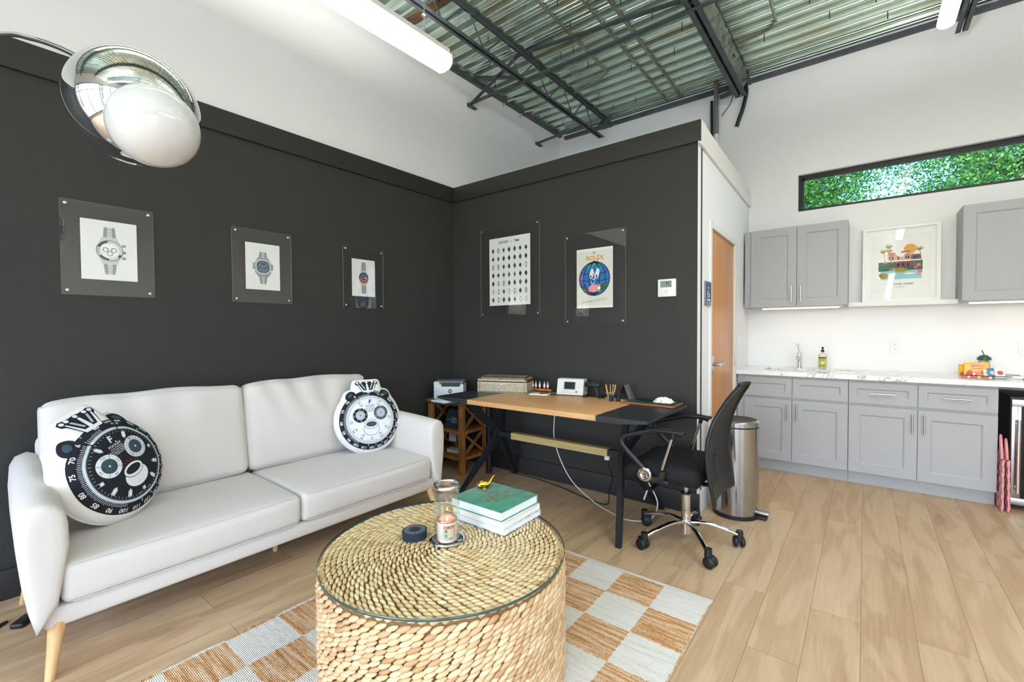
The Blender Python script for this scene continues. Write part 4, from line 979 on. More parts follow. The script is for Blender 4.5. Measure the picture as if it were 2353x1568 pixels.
# countertop with undermount sink cut-out
CX0, CX1, CY0, CT, CB = -.95, 2.3, 4.568, .902, .865
sx0, sx1, sy0, sy1 = -.735, -.235, 4.72, 5.0
m = MB().box(CX0, CX1, CY0, sy0, CB, CT).box(CX0, CX1, sy1, YK-.001, CB, CT).box(CX0, sx0, sy0, sy1, CB, CT).box(sx1, CX1, sy0, sy1, CB, CT)
tag(m.build('countertop', marble), 'long white marble countertop with grey veins over the cabinets', 'countertop')
m = MB(); z = .73
m.box(sx0-.005, sx1+.005, sy0-.005, sy0, z, CB).box(sx0-.005, sx1+.005, sy1, sy1+.005, z, CB).box(sx0-.005, sx0, sy0, sy1, z, CB).box(sx1, sx1+.005, sy0, sy1, z, CB).box(sx0-.005, sx1+.005, sy0-.005, sy1+.005, z-.005, z)
tag(m.build('sink', brushed), 'steel undermount sink sunk in the marble counter below the faucet', 'sink')
# faucet
t = thing('faucet', 'chrome single lever faucet behind the sink', 'faucet', (-.487, 5.075, CT))
MB().lathe([(.030, 0), (.030, .008), (.023, .014), (.020, .10), (.023, .125), (.018, .15), (.0, .155)], n=24).build('body', chrome, t)
MB().tube(spline([(0, 0, .07), (0, -.05, .105), (0, -.10, .125), (0, -.135, .118), (0, -.15, .095)], 6), .014, 14).build('spout', chrome, t)
MB().tube(spline([(0, 0, .145), (-.005, .01, .19), (-.018, .02, .225), (-.035, .022, .25)], 6), .009, 10, flat=(1, .6)).build('lever', chrome, t)
# soap
t = thing('soap_bottle', 'clear soap bottle with olive label and black pump cap beside the faucet', 'bottle', (-.303, 5.05, CT))
MB().rbox((.064, .045, .15), .016, 0, T3(0, 0, .075), n=2, rs=4).cyl((0, 0, .148), (0, 0, .163), .012).build('body', mat('milky_plastic', (226, 220, 208), .25, trans=.3), t)
m = MB().bbox(-.0325, .0325, -.0235, .0235, .012, .118, .014); A = Art(m, frame((0, -.0237, .062), (1, 0, 0), (0, 0, 1))); A.rect(-.029, .042, .029, .052, 1); A.text("MRS. MEYER'S", 0, .032, .0105, 1, bold=.02, sx=.7); A.text('CLEAN DAY', 0, .020, .008, 1); A.ell(0, -.002, .010, .010, 2, 16); A.text('DISH SOAP', 0, -.024, .010, 1, bold=.02); A.text('LEMON VERBENA', 0, -.038, .0065, 1)
m.build('label', [mat('olive_label', (190, 184, 80), .6), ink, paper], t)
MB().lathe([(.013, .160), (.013, .178), (.006, .181), (.006, .194), (.010, .196), (.010, .206), (0, .208)], n=18).build('pump_cap', black_plastic, t)
tag(MB().bbox(-.20, -.05, 4.73, 4.93, CT, CT+.006, .002).bbox(-.19, -.06, 4.735, 4.925, CT+.005, CT+.011, .002).build('paper_towel', paper), 'folded white paper towel lying on the marble counter', 'paper towel')
# upper cabinets
def upper_cab(label, x0, x1, split, fill=0, pulls=()):
    t = thing('wall_cabinet', label, 'cabinet', ((x0+x1)/2, 5.05, 1.485))
    m = MB().box(x0, x1, 4.92, YK-.002, 1.487, 2.222)
    if fill: m.box(x0-fill, x0, 4.915, 4.935, 1.487, 2.222)
    m.build('body', cab_grey, t, world=True); xs = [x0]+split+[x1]
    for k in range(len(xs)-1):
        dd = shaker(MB(), xs[k], xs[k+1], 1.485, 2.224, 4.90, .068).build('door', cab_grey, t, world=True)
        if pulls[k] is not None: bar(MB(), (pulls[k], 1.526), (pulls[k], 1.672), 4.90).build('door_pull', satin, dd, world=True)
    return t
upper_cab('grey two-door wall cabinet above the sink', -.877, -.118, [-.497], .055, (-.537, -.463))
upper_cab('grey wall cabinet at the right picture edge above the snacks', .590, 1.40, [.995], 0, (.955, 1.035))
for n_, x0, x1, lb in (('a', -.787, -.182, 'glowing light strip under the wall cabinet above the sink'), ('b', .645, 1.35, 'glowing light strip under the right wall cabinet')):
    t = thing('under_cabinet_light', lb, 'light', ((x0+x1)/2, 5.0, 1.474))
    MB().box(x0, x1, 4.985, 5.02, 1.466, 1.476).build('diffuser', led_emit, t, world=True)
    MB().box(x0-.01, x1+.03, 4.98, 5.025, 1.476, 1.486).build('housing', white_plastic, t, world=True)
    area('under_cabinet_source', ((x0+x1)/2, 5.0, 1.463), (0, 0, 0), x1-x0, .03, .22, (1, .80, .66))
tag(MB().box(-.117, .589, 5.085, YK-.001, 1.474, 1.505).box(-.117, .589, 5.06, 5.0849, 1.474, 1.510).build('picture_ledge', white_trim), 'white picture ledge shelf joining the two wall cabinets', 'shelf')
# picture on ledge
t = thing('framed_picture', 'white framed waterfront villa print leaning on the ledge', 'picture', (.237, 5.137, 1.506), rot=RX(math.radians(-4.5)))
fw2, fh2 = .512, .665; b = .026; m = MB()
for a in ((-fw2/2, fw2/2, 0, b), (-fw2/2, fw2/2, fh2-b, fh2), (-fw2/2, -fw2/2+b, b, fh2-b), (fw2/2-b, fw2/2, b, fh2-b)): m.box(a[0], a[1], -.016, .012, a[2], a[3])
m.build('frame', white_plastic, t)
MB().box(-fw2/2+b, fw2/2-b, -.0035, -.0025, b, fh2-b).build('glazing', glass_mat('picture_glass', (.985, .985, .985), 1, 1.5), t)
m = MB().box(-fw2/2+b, fw2/2-b, .003, .010, b, fh2-b, 0); A = Art(m, frame((0, .0029, fh2/2), (1, 0, 0), (0, 0, 1)), lift=.00006)
WM = [paper, white_plastic, tan_ink, terracotta_ink, olive_ink, gold_ink, plum_ink, aqua_ink, green_ink, coral_ink, ink, p_slate, leaf_mat]
A.rect(-.20, -.255, .20, .255, 1); A.up()
A.ell(.065, .125, .042, .042, 5, 30); A.up()
A.rect(-.145, -.06, .145, .02, 8); A.rect(-.13, -.135, .14, -.04, 7); A.up()
A.poly([(-.085, .03), (-.085, .085), (-.035, .092), (-.01, .06), (.02, .06), (.045, .095), (.085, .092), (.085, .03)], 2); A.rect(.07, .03, .135, .075, 6); A.rect(-.04, -.03, .10, .012, 6); A.up()
A.poly([(-.09, .085), (-.078, .10), (-.04, .10), (-.028, .088)], 3); A.poly([(.0, .095), (.012, .11), (.06, .11), (.072, .095)], 3)
for x in (-.075, -.055, -.018, .035, .05): A.rect(x, .04, x+.010, .058, 10); A.rect(x-.003, .058, x+.013, .063, 8)
for x in (-.072, .03): A.rect(x, .068, x+.03, .08, 3)
for x in (-.02, .012, .045): A.rect(x, -.022, x+.016, .002, 10)
A.rect(.085, .035, .12, .06, 11); A.up()
for x, y, s_ in ((-.112, .115, 1), (-.075, .155, 1), (-.072, .118, .9), (.125, .118, 1)):
    A.pline([(x, y), (x+.008*s_, y-.05), (x+.012, .02)], .004, 3)
    for k in range(6): a = k*PI/3+.3; A.rot(x+.013*math.cos(a), y+.008*math.sin(a), .030, .007, a*.7, 4)
for x, y, s_ in ((-.10, .015, .012), (.12, -.02, .016), (.10, -.04, .010), (.128, -.075, .018), (-.13, -.09, .014), (.12, -.105, .008), (-.02, .012, .006), (-.05, .012, .006)): A.ell(x, y, s_, s_*.85, 9, 10)
A.ell(-.11, -.10, .03, .026, 4, 18); A.ell(.0, -.055, .05, .02, 4, 18); A.up(); A.ell(.06, -.088, .035, .007, 1, 14); A.text('WINTER PARK', .0, -.178, .022, 10, sx=1.25); A.text('FLORIDA', 0, -.203, .011, 10, sx=1.5)
m.build('print', WM, t)
# snacks on a tray
t = thing('glass_tray', 'clear tray with black rim holding snacks on the counter', 'tray', (.69, 4.76, CT))
m = MB(); w_, d_ = .13, .085; th = .003
for z0, z1 in ((0, .003),): m.box(-w_, w_, -d_, d_, z0, z1)
m.box(-w_, w_, -d_, -d_+th, 0, .026).box(-w_, w_, d_-th, d_, 0, .026).box(-w_, -w_+th, -d_, d_, 0, .026).box(w_-th, w_, -d_, d_, 0, .026); m.build('tray_body', clear_glass, t)
MB().box(-w_-.004, w_+.006, -d_-.003, -d_+.001, .024, .029).build('rim', ink, t)
def packet(label, loc, w, h, tilt, yaw, cols, draw, th=.018):
    t = thing('snack_packet', label, 'snack', loc, rot=RZ(yaw) @ RX(tilt), group='snacks in the tray')
    m = MB().rbox((w, th, h), .004, 0, T3(0, 0, h/2), n=8, rs=2, puff=(0, .004, 0)); A = Art(m, frame((0, -th/2-.0042, h/2), (1, 0, 0), (0, 0, 1)), lift=.0002); draw(A, w, h)
    m.box(-w/2, w/2, -.001, .001, h-.001, h+.006, 0); return m.build('wrapper', cols, t)
yel = mat('yellow_foil_wrapper', (232, 178, 52), .3); red_w = mat('red_wrapper', (206, 58, 44), .35); wht_w = mat('white_wrapper', (232, 228, 222), .35); blu_w = mat('blue_wrapper', (70, 140, 180), .35); ora_w = mat('orange_red_wrapper', (226, 78, 40), .35)
def dl(A, w, h):
    A.rect(-w*.2, h*.10, w*.28, h*.34, 1); A.up(); A.text("LANCE", .006, h*.21, .022, 2, bold=.03, sx=.85); A.rect(-w*.4, -h*.28, w*.48, -h*.14, 1); A.ell(-.035, -.008, .014, .009, 3, 14); A.ell(.035, -.008, .014, .009, 3, 14); A.up(); A.text('CRACKERS', 0, -h*.21, .010, 2, bold=.02)
packet('yellow cracker packet standing at the back of the tray', (.665, 4.815, CT+.006), .135, .105, -.08, 0, [yel, red_w, wht_w, mat('cracker_print', (196, 140, 80), .6)], dl)
packet('second yellow packet poking out at the left of the tray', (.605, 4.842, CT+.006), .07, .085, -.1, -.3, [yel, red_w], lambda A, w, h: A.rect(-.02, -.03, .02, -.01, 1))
def dk(A, w, h): A.ell(0, 0, w*.3, h*.2, 1, 14); A.up(); A.text('chips', 0, 0, .011, 2)
packet('white and red packet leaning at the right end of the tray', (.785, 4.79, CT+.006), .055, .075, -.35, .15, [wht_w, red_w, blu_w], dk)
packet('blue packet leaning between the yellow and the white ones', (.748, 4.80, CT+.006), .045, .070, -.4, .5, [blu_w, wht_w, red_w], dk)
packet('pale packet squeezed right of the yellow crackers', (.722, 4.80, CT+.006), .04, .062, -.35, .3, [wht_w, gold_ink, blu_w], dk)
for k, (x, y, a) in enumerate(((.60, 4.71, .1), (.655, 4.705, -.1), (.71, 4.70, .05), (.63, 4.74, .2))):
    t = thing('chocolate_bar', ('small red and white bar lying in the tray, farthest left in front', 'small red and white bar lying in the tray, second from the left', 'small red and white bar lying in the tray, nearest the blue packet', 'small red and white bar lying on the others in the tray')[k], 'snack', (x, y, CT+(.004 if k < 3 else .022)), a, group='snacks in the tray')
    MB().rbox((.052, .024, .016), .006, 0, T3(0, 0, .009), n=2, rs=3, puff=(0, 0, .001)).build('wrapper', ora_w, t)
    MB().rbox((.022, .0245, .0165), .006, 0, T3(.01, 0, .009), n=2, rs=3, puff=(0, 0, .0012)).build('wrapper_band', wht_w, t)
# little green topped lantern / canister
t = thing('lidded_jar', 'glass jar with dark green domed lid behind the snacks', 'jar', (.738, 5.04, CT))
MB().lathe([(.030, 0), (.034, .01), (.034, .11), (.028, .125)], n=24).build('glass_body', mat('speckled_jar', (198, 196, 190), .2, var=(40, (90, 92, 90))), t)
MB().lathe([(.040, .124), (.042, .128), (.040, .142), (.022, .160), (0, .166)], n=28).build('lid', mat('dark_green_enamel', (52, 86, 68), .3), t)
MB().tube([(0, 0, .164), (-.006, 0, .18), (-.014, 0, .20)], .003, 8).build('lid_handle', black_metal, t)
t = thing('counter_box', 'white box with green and grey panels behind the tray', 'box', (.865, 4.92, CT), -.1)
MB().bbox(-.055, .055, -.08, .08, 0, .022, .008).build('body', white_plastic, t)
m = MB(); A = Art(m, T3(0, 0, .0222)); A.rect(-.042, .005, .042, .065, 0); A.rect(-.042, -.065, .042, -.01, 1); m.build('panel', [grey_plastic, mat('panel_green', (120, 140, 110), .5)], t)
tag(MB().tube(spline([(.90, 4.80, CT+.004), (.925, 4.78, CT+.01), (.95, 4.79, CT+.004), (1.0, 4.78, CT+.004)], 6), .0035, 8).build('cable', black_plastic), 'short black cable on the counter at the right picture edge', 'cable')
# drinks fridge
t = thing('drinks_fridge', 'stainless framed glass door drinks fridge under the counter', 'fridge', (1.11, 4.9, 0))
X0, X1 = .815, 1.41
m = MB().box(X0, X1, 4.66, 5.18, .03, .79); m.build('cabinet_body', black_metal, t, world=True)
dd = MB()
fwid = .048
for a in ((X0, X1, .73, .778), (X0, X1, .04, .088), (X0, X0+fwid, .088, .73), (X1-fwid, X1, .088, .73)): dd.bbox(a[0], a[1], 4.615, 4.655, a[2], a[3], .003)
dr = dd.build('door', brushed, t, world=True)
MB().box(X0+fwid, X1-fwid, 4.63, 4.636, .088, .73).build('door_glass', glass_mat('dark_fridge_glass', (.35, .35, .35), 1, 1.5), dr, world=True)
MB().cyl((X0+.028, 4.575, .13), (X0+.028, 4.575, .64), .010).cyl((X0+.028, 4.575, .16), (X0+.028, 4.62, .16), .006).cyl((X0+.028, 4.575, .61), (X0+.028, 4.62, .61), .006).build('door_handle', chrome, dr, world=True)
for z in (.235, .45, .60): MB().box(X0+.03, X1-.03, 4.645, 4.659, z, z+.008).build('shelf', satin, t, world=True)
MB().box(X0+.06, X0+.20, 4.645, 4.6585, .30, .325).build('red_label_strip', red_w, t, world=True)
# pink woven bags
pk = mat('pink_woven_leather', (216, 150, 152), .5, bump=(40, .1, .002))
for k, (x, lb, dx) in enumerate(((.765, 'pink woven bag hanging closest to the grey cabinet', 0), (.790, 'pink woven bag hanging next to the fridge door', .005))):
    t = thing('woven_bag', lb, 'bag', (x, 4.60, 0), group='pink woven bags beside the fridge')
    m = MB()
    for j in range(9):
        for i in range(6):
            m.rbox((.011, .058, .040), .005, 0, T3(((j+i) % 2)*.0025-.001 + dx*(1-j/9), -.045+i*.055, .022+j*.0385), n=1, rs=2)
            m.rbox((.011, .030, .040), .004, 0, T3(((j+i+1) % 2)*.0025+.006+dx*(1-j/9), -.03+i*.055, .03+j*.0385), n=1, rs=2)
    m.build('woven_panel', pk, t)
    MB().tube(spline([(0, -.03, .365), (-.004, -.03, .44), (0, .02, .51 if k == 0 else .485), (.012, .08, .44), (.01, .12, .365)], 6), .016, 8, flat=(.55, 1.1)).build('strap', pk, t)
# trash can
t = thing('step_trash_can', 'tall brushed steel step bin beside the kitchen cabinets', 'trash can', (-.695, 3.405, 0))
sec = []
def binp(r, y0=.0):
    return [(r*math.cos(a), r*math.sin(a)) for a in np.linspace(0, 2*PI, 48, endpoint=False)]
MB().prism(binp(.146), 0, .028, smooth=True).build('base_ring', black_plastic, t)
MB().prism(binp(.143), .028, .612, smooth=True).build('body', brushed, t)
MB().prism(binp(.139), .612, .622, smooth=True).build('gap', ink, t)
m = MB().prism(binp(.147), .622, .650, smooth=True); m.lathe([(.147, .650), (.143, .656), (.128, .658)], n=48, cap=False)
lid = m.build('lid', brushed, t)
MB().lathe([(.128, .6575), (.10, .652), (0, .650)], n=48, cap=False).build('lid_panel', black_plastic, lid)
MB().rbox((.085, .05, .022), .009, 0, T3(.168, -.01, .045), n=1, rs=3).build('pedal', satin, t)
MB().rbox((.08, .06, .02), .008, 0, T3(.158, -.01, .014), n=1, rs=3).build('pedal_bracket', black_plastic, t)
# ================================================================== RUG
t = MB().bbox(-1.510, -.0, -1.9, .012, 0, .009, .003)
RX0, RX1, RY0_, RY1_ = -2.066, -.552, -.55, 2.197
rug = MB(); nx, ny = 60, 110; v = []; f = []
for j in range(ny+1):
    for i in range(nx+1):
        x = RX0+(RX1-RX0)*i/nx; y = RY0_+(RY1_-RY0_)*j/ny
        e = (.004*math.sin(y*37)+.003*math.sin(y*91)) if i in (0, nx) else 0
        v.append((x+e, y, .0085+rng.normal(0, .0006)))
for j in range(ny):
    for i in range(nx): f.append((j*(nx+1)+i, j*(nx+1)+i+1, (j+1)*(nx+1)+i+1, (j+1)*(nx+1)+i))
o0 = (RX1, RY1_)
rt_ = thing('checkered_rug', 'flatwoven rug checkered in cream and jute brown under the round table', 'rug', (RX1+.0, RY1_, 0))
# cell grid origin: shift so that cells start at the right far corner
m = MB(); m.add([(a-RX1-.0001, b-RY1_-.0001, c) for a, b, c in v], f, 0, True)
m.box(RX0-RX1, 0, RY0_-RY1_, -.0002, .0004, .008, 0)
m.build('woven_field', rug_mat, rt_)
MB().bbox(RX0-RX1-.004, .004, 0, .026, .0004, .0075, .002).build('binding_strip', mat('cream_cotton_binding', (204, 200, 192), .9, bump=(300, .4, .002)), rt_)
# ================================================================== COFFEE TABLE
TX, TY, TR, TZ = -1.27, 1.20, .462, .446
t = thing('round_coffee_table', 'round drum coffee table of woven seagrass with a glass top', 'coffee table', (TX, TY, .009))
Z0 = .009
def lumps(items, tmpl_n=6):
    """items: (centre, along, up, length, width, thick) -> tapered rope strands"""
    prof_ = [(-.5, .12), (-.38, .62), (-.15, .98), (.12, 1.0), (.36, .66), (.5, .14)]
    V = []; Fc = []
    for c, a, u, L, w, h_ in items:
        s_ = np.cross(a, u); b0 = len(V)
        for px, pr in prof_:
            for k in range(tmpl_n):
                q = 2*PI*k/tmpl_n; V.append(c + a*px*L + s_*math.cos(q)*pr*w/2 + u*math.sin(q)*pr*h_/2)
        for j in range(len(prof_)-1):
            for k in range(tmpl_n): Fc.append((b0+j*tmpl_n+k, b0+j*tmpl_n+(k+1) % tmpl_n, b0+(j+1)*tmpl_n+(k+1) % tmpl_n, b0+(j+1)*tmpl_n+k))
        Fc.append(tuple(b0+k for k in range(tmpl_n))[::-1]); Fc.append(tuple(b0+(len(prof_)-1)*tmpl_n+k for k in range(tmpl_n)))
    return V, Fc
it = []; rows = 23; H_ = TZ-Z0-.012
for j in range(rows):
    z = .012 + H_*(j+.5)/rows; R_ = TR-.009 - (.012*max(0, (j-(rows-2.2)))); n_ = int(2*PI*R_/.0335); of = rng.uniform(0, 6)
    for i in range(n_):
        a = 2*PI*(i+of+rng.uniform(-.12, .12))/n_; n3 = np.array([math.cos(a), math.sin(a), 0]); tg = np.array([-math.sin(a), math.cos(a), 0]); al = tg*math.cos(.42)+np.array([0, 0, 1])*math.sin(.42)
        it.append((n3*(R_+rng.uniform(-.001, .002))+np.array([0, 0, z]), al, n3, rng.uniform(.043, .052), rng.uniform(.0165, .021), .019))
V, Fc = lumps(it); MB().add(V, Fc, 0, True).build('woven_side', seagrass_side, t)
it = []; r_ = .012
while r_ < TR-.012:
    n_ = max(5, int(2*PI*r_/.0285)); of = rng.uniform(0, 6)
    for i in range(n_):
        a = 2*PI*(i+rng.uniform(-.15, .15))/n_; rr = r_+.0185*(i/n_-.5); n3 = np.array([0, 0, 1.]); tg = np.array([-math.sin(a), math.cos(a), 0]); rd = np.array([math.cos(a), math.sin(a), 0]); al = tg*math.cos(.42)+rd*math.sin(.42)
        it.append((rd*rr+np.array([0, 0, H_+.012+rng.uniform(-.001, .001)]), al, n3, rng.uniform(.034, .040), rng.uniform(.0135, .0155), .017))
    r_ += .0185
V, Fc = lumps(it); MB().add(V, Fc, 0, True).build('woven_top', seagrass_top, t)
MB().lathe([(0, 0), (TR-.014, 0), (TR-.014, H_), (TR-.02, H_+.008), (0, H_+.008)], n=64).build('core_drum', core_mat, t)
g = thing('glass_table_top', 'round clear glass sheet lying on the woven drum table', 'glass top', (TX, TY, TZ))
MB().lathe([(0, .0015), (.456, .0015), (.456, .0085), (0, .0085)], n=96, cap=False, smooth=False).build('pane', clear_glass, g)
MB().lathe([(.4565, .0), (.4585, .002), (.4585, .008), (.4565, .010)], n=96, cap=False).build('polished_edge', green_glass_edge, g)
TG = TZ+.0095
for x, y in ((-1.438, .879), (-1.609, 1.319), (-.954, 1.085)):
    MB().lathe([(0, -.0005), (.015, -.0005), (.014, .001), (0, .001)], (x-TX, y-TY, 0), n=18).build('rubber_bumper', mat('clear_blue_rubber', (150, 165, 190), .2, trans=.5), g)
    MB().sphere((x-TX, y-TY, .0012), .004, 10, 6, sc=(1.6, .6, .3)).build('blue_spot', blue_ink, g)
# coasters: five stacked felt rounds
felt = mat('navy_grey_felt', (38, 47, 60), .95, bump=(350, .4, .001))
cx, cy = -1.408, 1.163; prevc = None
names = ['dark felt coaster at the bottom of the stack', 'dark felt coaster second from the bottom of the stack', 'dark felt coaster in the middle of the stack', 'dark felt coaster just below the printed one', 'top felt coaster printed with a watch dial ring']
for k in range(5):
    t = thing('felt_coaster', names[k], 'coaster', (cx+rng.uniform(-.0012, .0012), cy+rng.uniform(-.0012, .0012), TG+k*.0062), .3*k, group='stack of dark felt coasters')
    MB().lathe([(0, 0), (.046, 0), (.0485, .001), (.0485, .005), (.046, .006), (0, .006)], n=40).build('felt_disc', felt, t)
    if k == 4:
        m = MB(); A = Art(m, T3(0, 0, .0061), lift=.0001); A.ring(0, 0, .040, .0415, 0, 40); A.ring(0, 0, .0285, .030, 0, 40)
        for q in range(36): a = q*PI/18; A.rot(.035*math.cos(a), .035*math.sin(a), .007, .0022 if q % 3 else .004, a, 0)
        for q in range(12): a = q*PI/6; A.rot(.023*math.cos(a), .023*math.sin(a), .006, .003, a, 0)
        m.build('printed_dial', mat('silver_print', (150, 156, 160), .6), t)
# hurricane holder + candle
HX, HY = -1.283, 1.222
t = thing('hurricane_candle_holder', 'glass cylinder candle holder with silver rim and plate on the glass table', 'candle holder', (HX, HY, TG))
MB().lathe([(.0, .0), (.040, .0), (.066, .003), (.070, .008), (.0695, .010), (.056, .0085), (.053, .005), (0, .005)], n=48).build('silver_plate', chrome, t)
MB().lathe([(.050, .006), (.050, .212)], n=48, cap=False).lathe([(.0475, .212), (.0475, .006)], n=48, cap=False).build('glass_cylinder', glass_mat('candle_cylinder_glass', (.955, .97, .96), 1.0, 2.3), t)
MB().lathe([(.0505, .204), (.0525, .204), (.0525, .226), (.048, .227), (.046, .224), (.0475, .206), (.0505, .204)], n=48, cap=False).build('silver_rim', satin, t)
t = thing('jar_candle', 'lit pink jar candle with a floral label inside the glass cylinder', 'candle', (HX+.002, HY-.002, TG+.0055))
MB().lathe([(0, 0), (.034, 0), (.0375, .004), (.038, .086), (.036, .087), (.0355, .066)], n=40, cap=False).build('jar', mat('blush_glass', (236, 214, 208), .25), t)
MB().lathe([(.0385, .078), (.0395, .079), (.0395, .087), (.0355, .0875), (.0352, .078)], n=40, cap=False).build('copper_rim', mat('copper_band', (214, 158, 118), .3, metal=.7), t)
MB().lathe([(0, .066), (.0355, .066)], n=30, cap=False).build('wax', mat('glowing_wax', (246, 190, 160), .5, emit=((255, 150, 90), .35)), t)
MB().cyl((0, 0, .066), (0, 0, .074), .0012, n=6).build('wick', ink, t)
MB().lathe([(0, .072), (.0035, .077), (.003, .082), (0, .092)], n=10, cap=False).build('flame', mat('flame', (255, 210, 140), .5, emit=((255, 180, 90), 12)), t)
# label on the side that faces the room
m = MB(); lm = [mat('label_mint', (176, 206, 180), .6), coral_ink, mat('label_cream', (232, 214, 190), .6), olive_ink, green_ink, mat('label_orange', (236, 150, 90), .6), grey_ink]
a0 = math.atan2(-HY, -HX)
fn_ = lambda x, y, l: Vector(((.0379+l)*math.cos(a0+.25+x/.038), (.0379+l)*math.sin(a0+.25+x/.038), .042+y))
A = Art(m, None, fn_, lift=.0002, fine=.006); A.poly([(-.026, -.028), (.026, -.028), (.026, .028), (-.026, .028)], 0); A.up()
A.poly([(-.024, .014), (.024, .014), (.024, .026), (-.024, .026)], 1); A.poly([(-.006, -.018), (.02, -.018), (.02, .012), (-.006, .012)], 2); A.poly([(.016, -.02), (.024, -.02), (.024, .012), (.016, .012)], 5); A.up()
A.ell(-.014, -.012, .006, .008, 3, 12, 2); A.ell(-.014, .006, .005, .006, 4, 12, 2); A.ell(.004, -.022, .008, .004, 3, 12, 2); A.ell(-.004, .020, .004, .004, 4, 10); A.ell(.012, .021, .004, .004, 3, 10)
for q, s_ in enumerate(('SWEET', 'LEMON', 'MELLOW')): A.text(s_, .006, .006-q*.008, .0055, 6)
m.build('floral_label', lm, t)
# books
def book(label, x0, x1, y0, y1, z0, z1, cover, pages, spine=None, art=None, mats=()):
    t = thing('book', label, 'book', ((x0+x1)/2, (y0+y1)/2, z0), group='books stacked on the glass table')
    w, d_, h_ = (x1-x0)/2, (y1-y0)/2, z1-z0; c = .0028
    m = MB().bbox(-w, w, -d_, d_, 0, c, .001).bbox(-w, w, -d_, d_, h_-c, h_, .001)
    # spine on the far side
    m.bbox(-w, w, d_-c, d_, 0, h_, .001)
    m.build('cover', cover, t)
    MB().box(-w+.004, w-.004, -d_+.004, d_-c-.0002, c+.0001, h_-c-.0001).build('pages', pages, t)
    if art:
        m = MB(); art(m, w, d_, h_); m.build('printing', list(mats), t)
    return t
pg = mat('cream_page_block', (232, 228, 216), .8, bump=(900, .2, .0005)); pg2 = mat('white_page_block', (226, 230, 230), .8)
cov_w = mat('white_glossy_cover', (214, 218, 220), .3); cov_b = mat('grey_photo_cover', (150, 156, 162), .35, var=(30, (224, 226, 228)))
book('grey photo covered book at the bottom of the stack', -1.418, -1.128, 1.385, 1.645, TG, TG+.027, cov_b, pg2)
book('white covered book in the middle of the stack', -1.420, -1.130, 1.382, 1.640, TG+.0275, TG+.0545, cov_w, pg)
def gart(m, w, d_, h_):
    A = Art(m, frame((0, 0, h_), (0, -1, 0), (1, 0, 0)), lift=.0002)
    A.text('ROLEX', .0, .010, .050, 0, bold=.005, sx=1.0); A.text('THE WATCH BOOK', .0, .046, .0125, 0, sx=1.1); A.text('THE IMPOSSIBLE COLLECTION', .0, -.030+.0, .0125, 0, sx=1.05); A.line(-.06, .056, .06, .056, .0012, 0)
    # rule: baseline of letters follows the short side
book('green velvet book with gold lettering on top of the stack', -1.424, -1.138, 1.380, 1.638, TG+.055, TG+.094, velvet_green(), pg2, art=gart, mats=(mat('gold_foil', (190, 160, 80), .35, metal=.7),))
# golden whale on the green book
t = thing('whale_figurine', 'small golden whale figurine with raised tail on the green book', 'figurine', (-1.372, 1.545, TG+.0945), math.radians(36))
wm = MB(); pth = [(-.034, 0, .018), (-.030, 0, .019), (-.018, 0, .021), (-.002, 0, .021), (.012, 0, .022), (.022, 0, .028), (.030, 0, .040), (.037, 0, .053), (.043, 0, .062)]
wm.tube(spline(pth, 5), .02, 20, rs=list(np.interp(np.arange(41)/5, range(9), [.002, .0115, .0180, .0185, .0145, .0090, .0058, .0042, .0030])), flat=(1.05, .95))
wm.build('body', gold, t)
f_ = MB()
for s_ in (-1, 1): f_.sphere((.047, s_*.007, .066), .010, 14, 8, sc=(.55, 1.0, .28), M=None)
f_.build('tail_fluke', gold, t)
f_ = MB()
for s_ in (-1, 1): f_.sphere((.002, s_*.017, .005), .010, 14, 8, sc=(1.3, .75, .45))
f_.build('flipper', gold, t)
MB().sphere((-.019, 0, .0165), .0172, 20, 14, sc=(1.02, 1.02, .88)).build('polished_belly', mat('bright_gold', (232, 200, 110), .12, metal=1), t)
# ================================================================== DESK
DZ_ = .775; th = .034; yf, yb = 2.385, 3.09
t = thing('desk', 'desk with oak middle board, black tapered ends and black bent steel legs', 'desk', (-1.76, 2.74, 0))
wx0, wx1, dx0, dx1 = -2.285, -1.243, -2.60, -.93
MB().bbox(wx0, wx1, yf, yb, DZ_-th, DZ_, .0015).build('wood_board', desk_wood, t, world=True)
for a, b, nm in ((wx0, dx0, 1), (wx1, dx1, -1)):
    # underside chamfered towards the tip
    q = a+(b-a)*.45
    pts = [(a, DZ_), (b, DZ_), (b, DZ_-.016), (q, DZ_-th), (a, DZ_-th)]
    v = [(x, yf, z) for x, z in pts]+[(x, yb, z) for x, z in pts]; n_ = 5
    F_ = [tuple(range(n_)), tuple(range(2*n_-1, n_-1, -1))]+[(i, i+n_, (i+1) % n_+n_, (i+1) % n_) for i in range(n_)]
    MB().add(v, F_, 0).build('black_end_board', mat('black_desk_laminate', (38, 42, 46), .38, spec=.6), t, world=True)
ym, zm = 2.82, .437
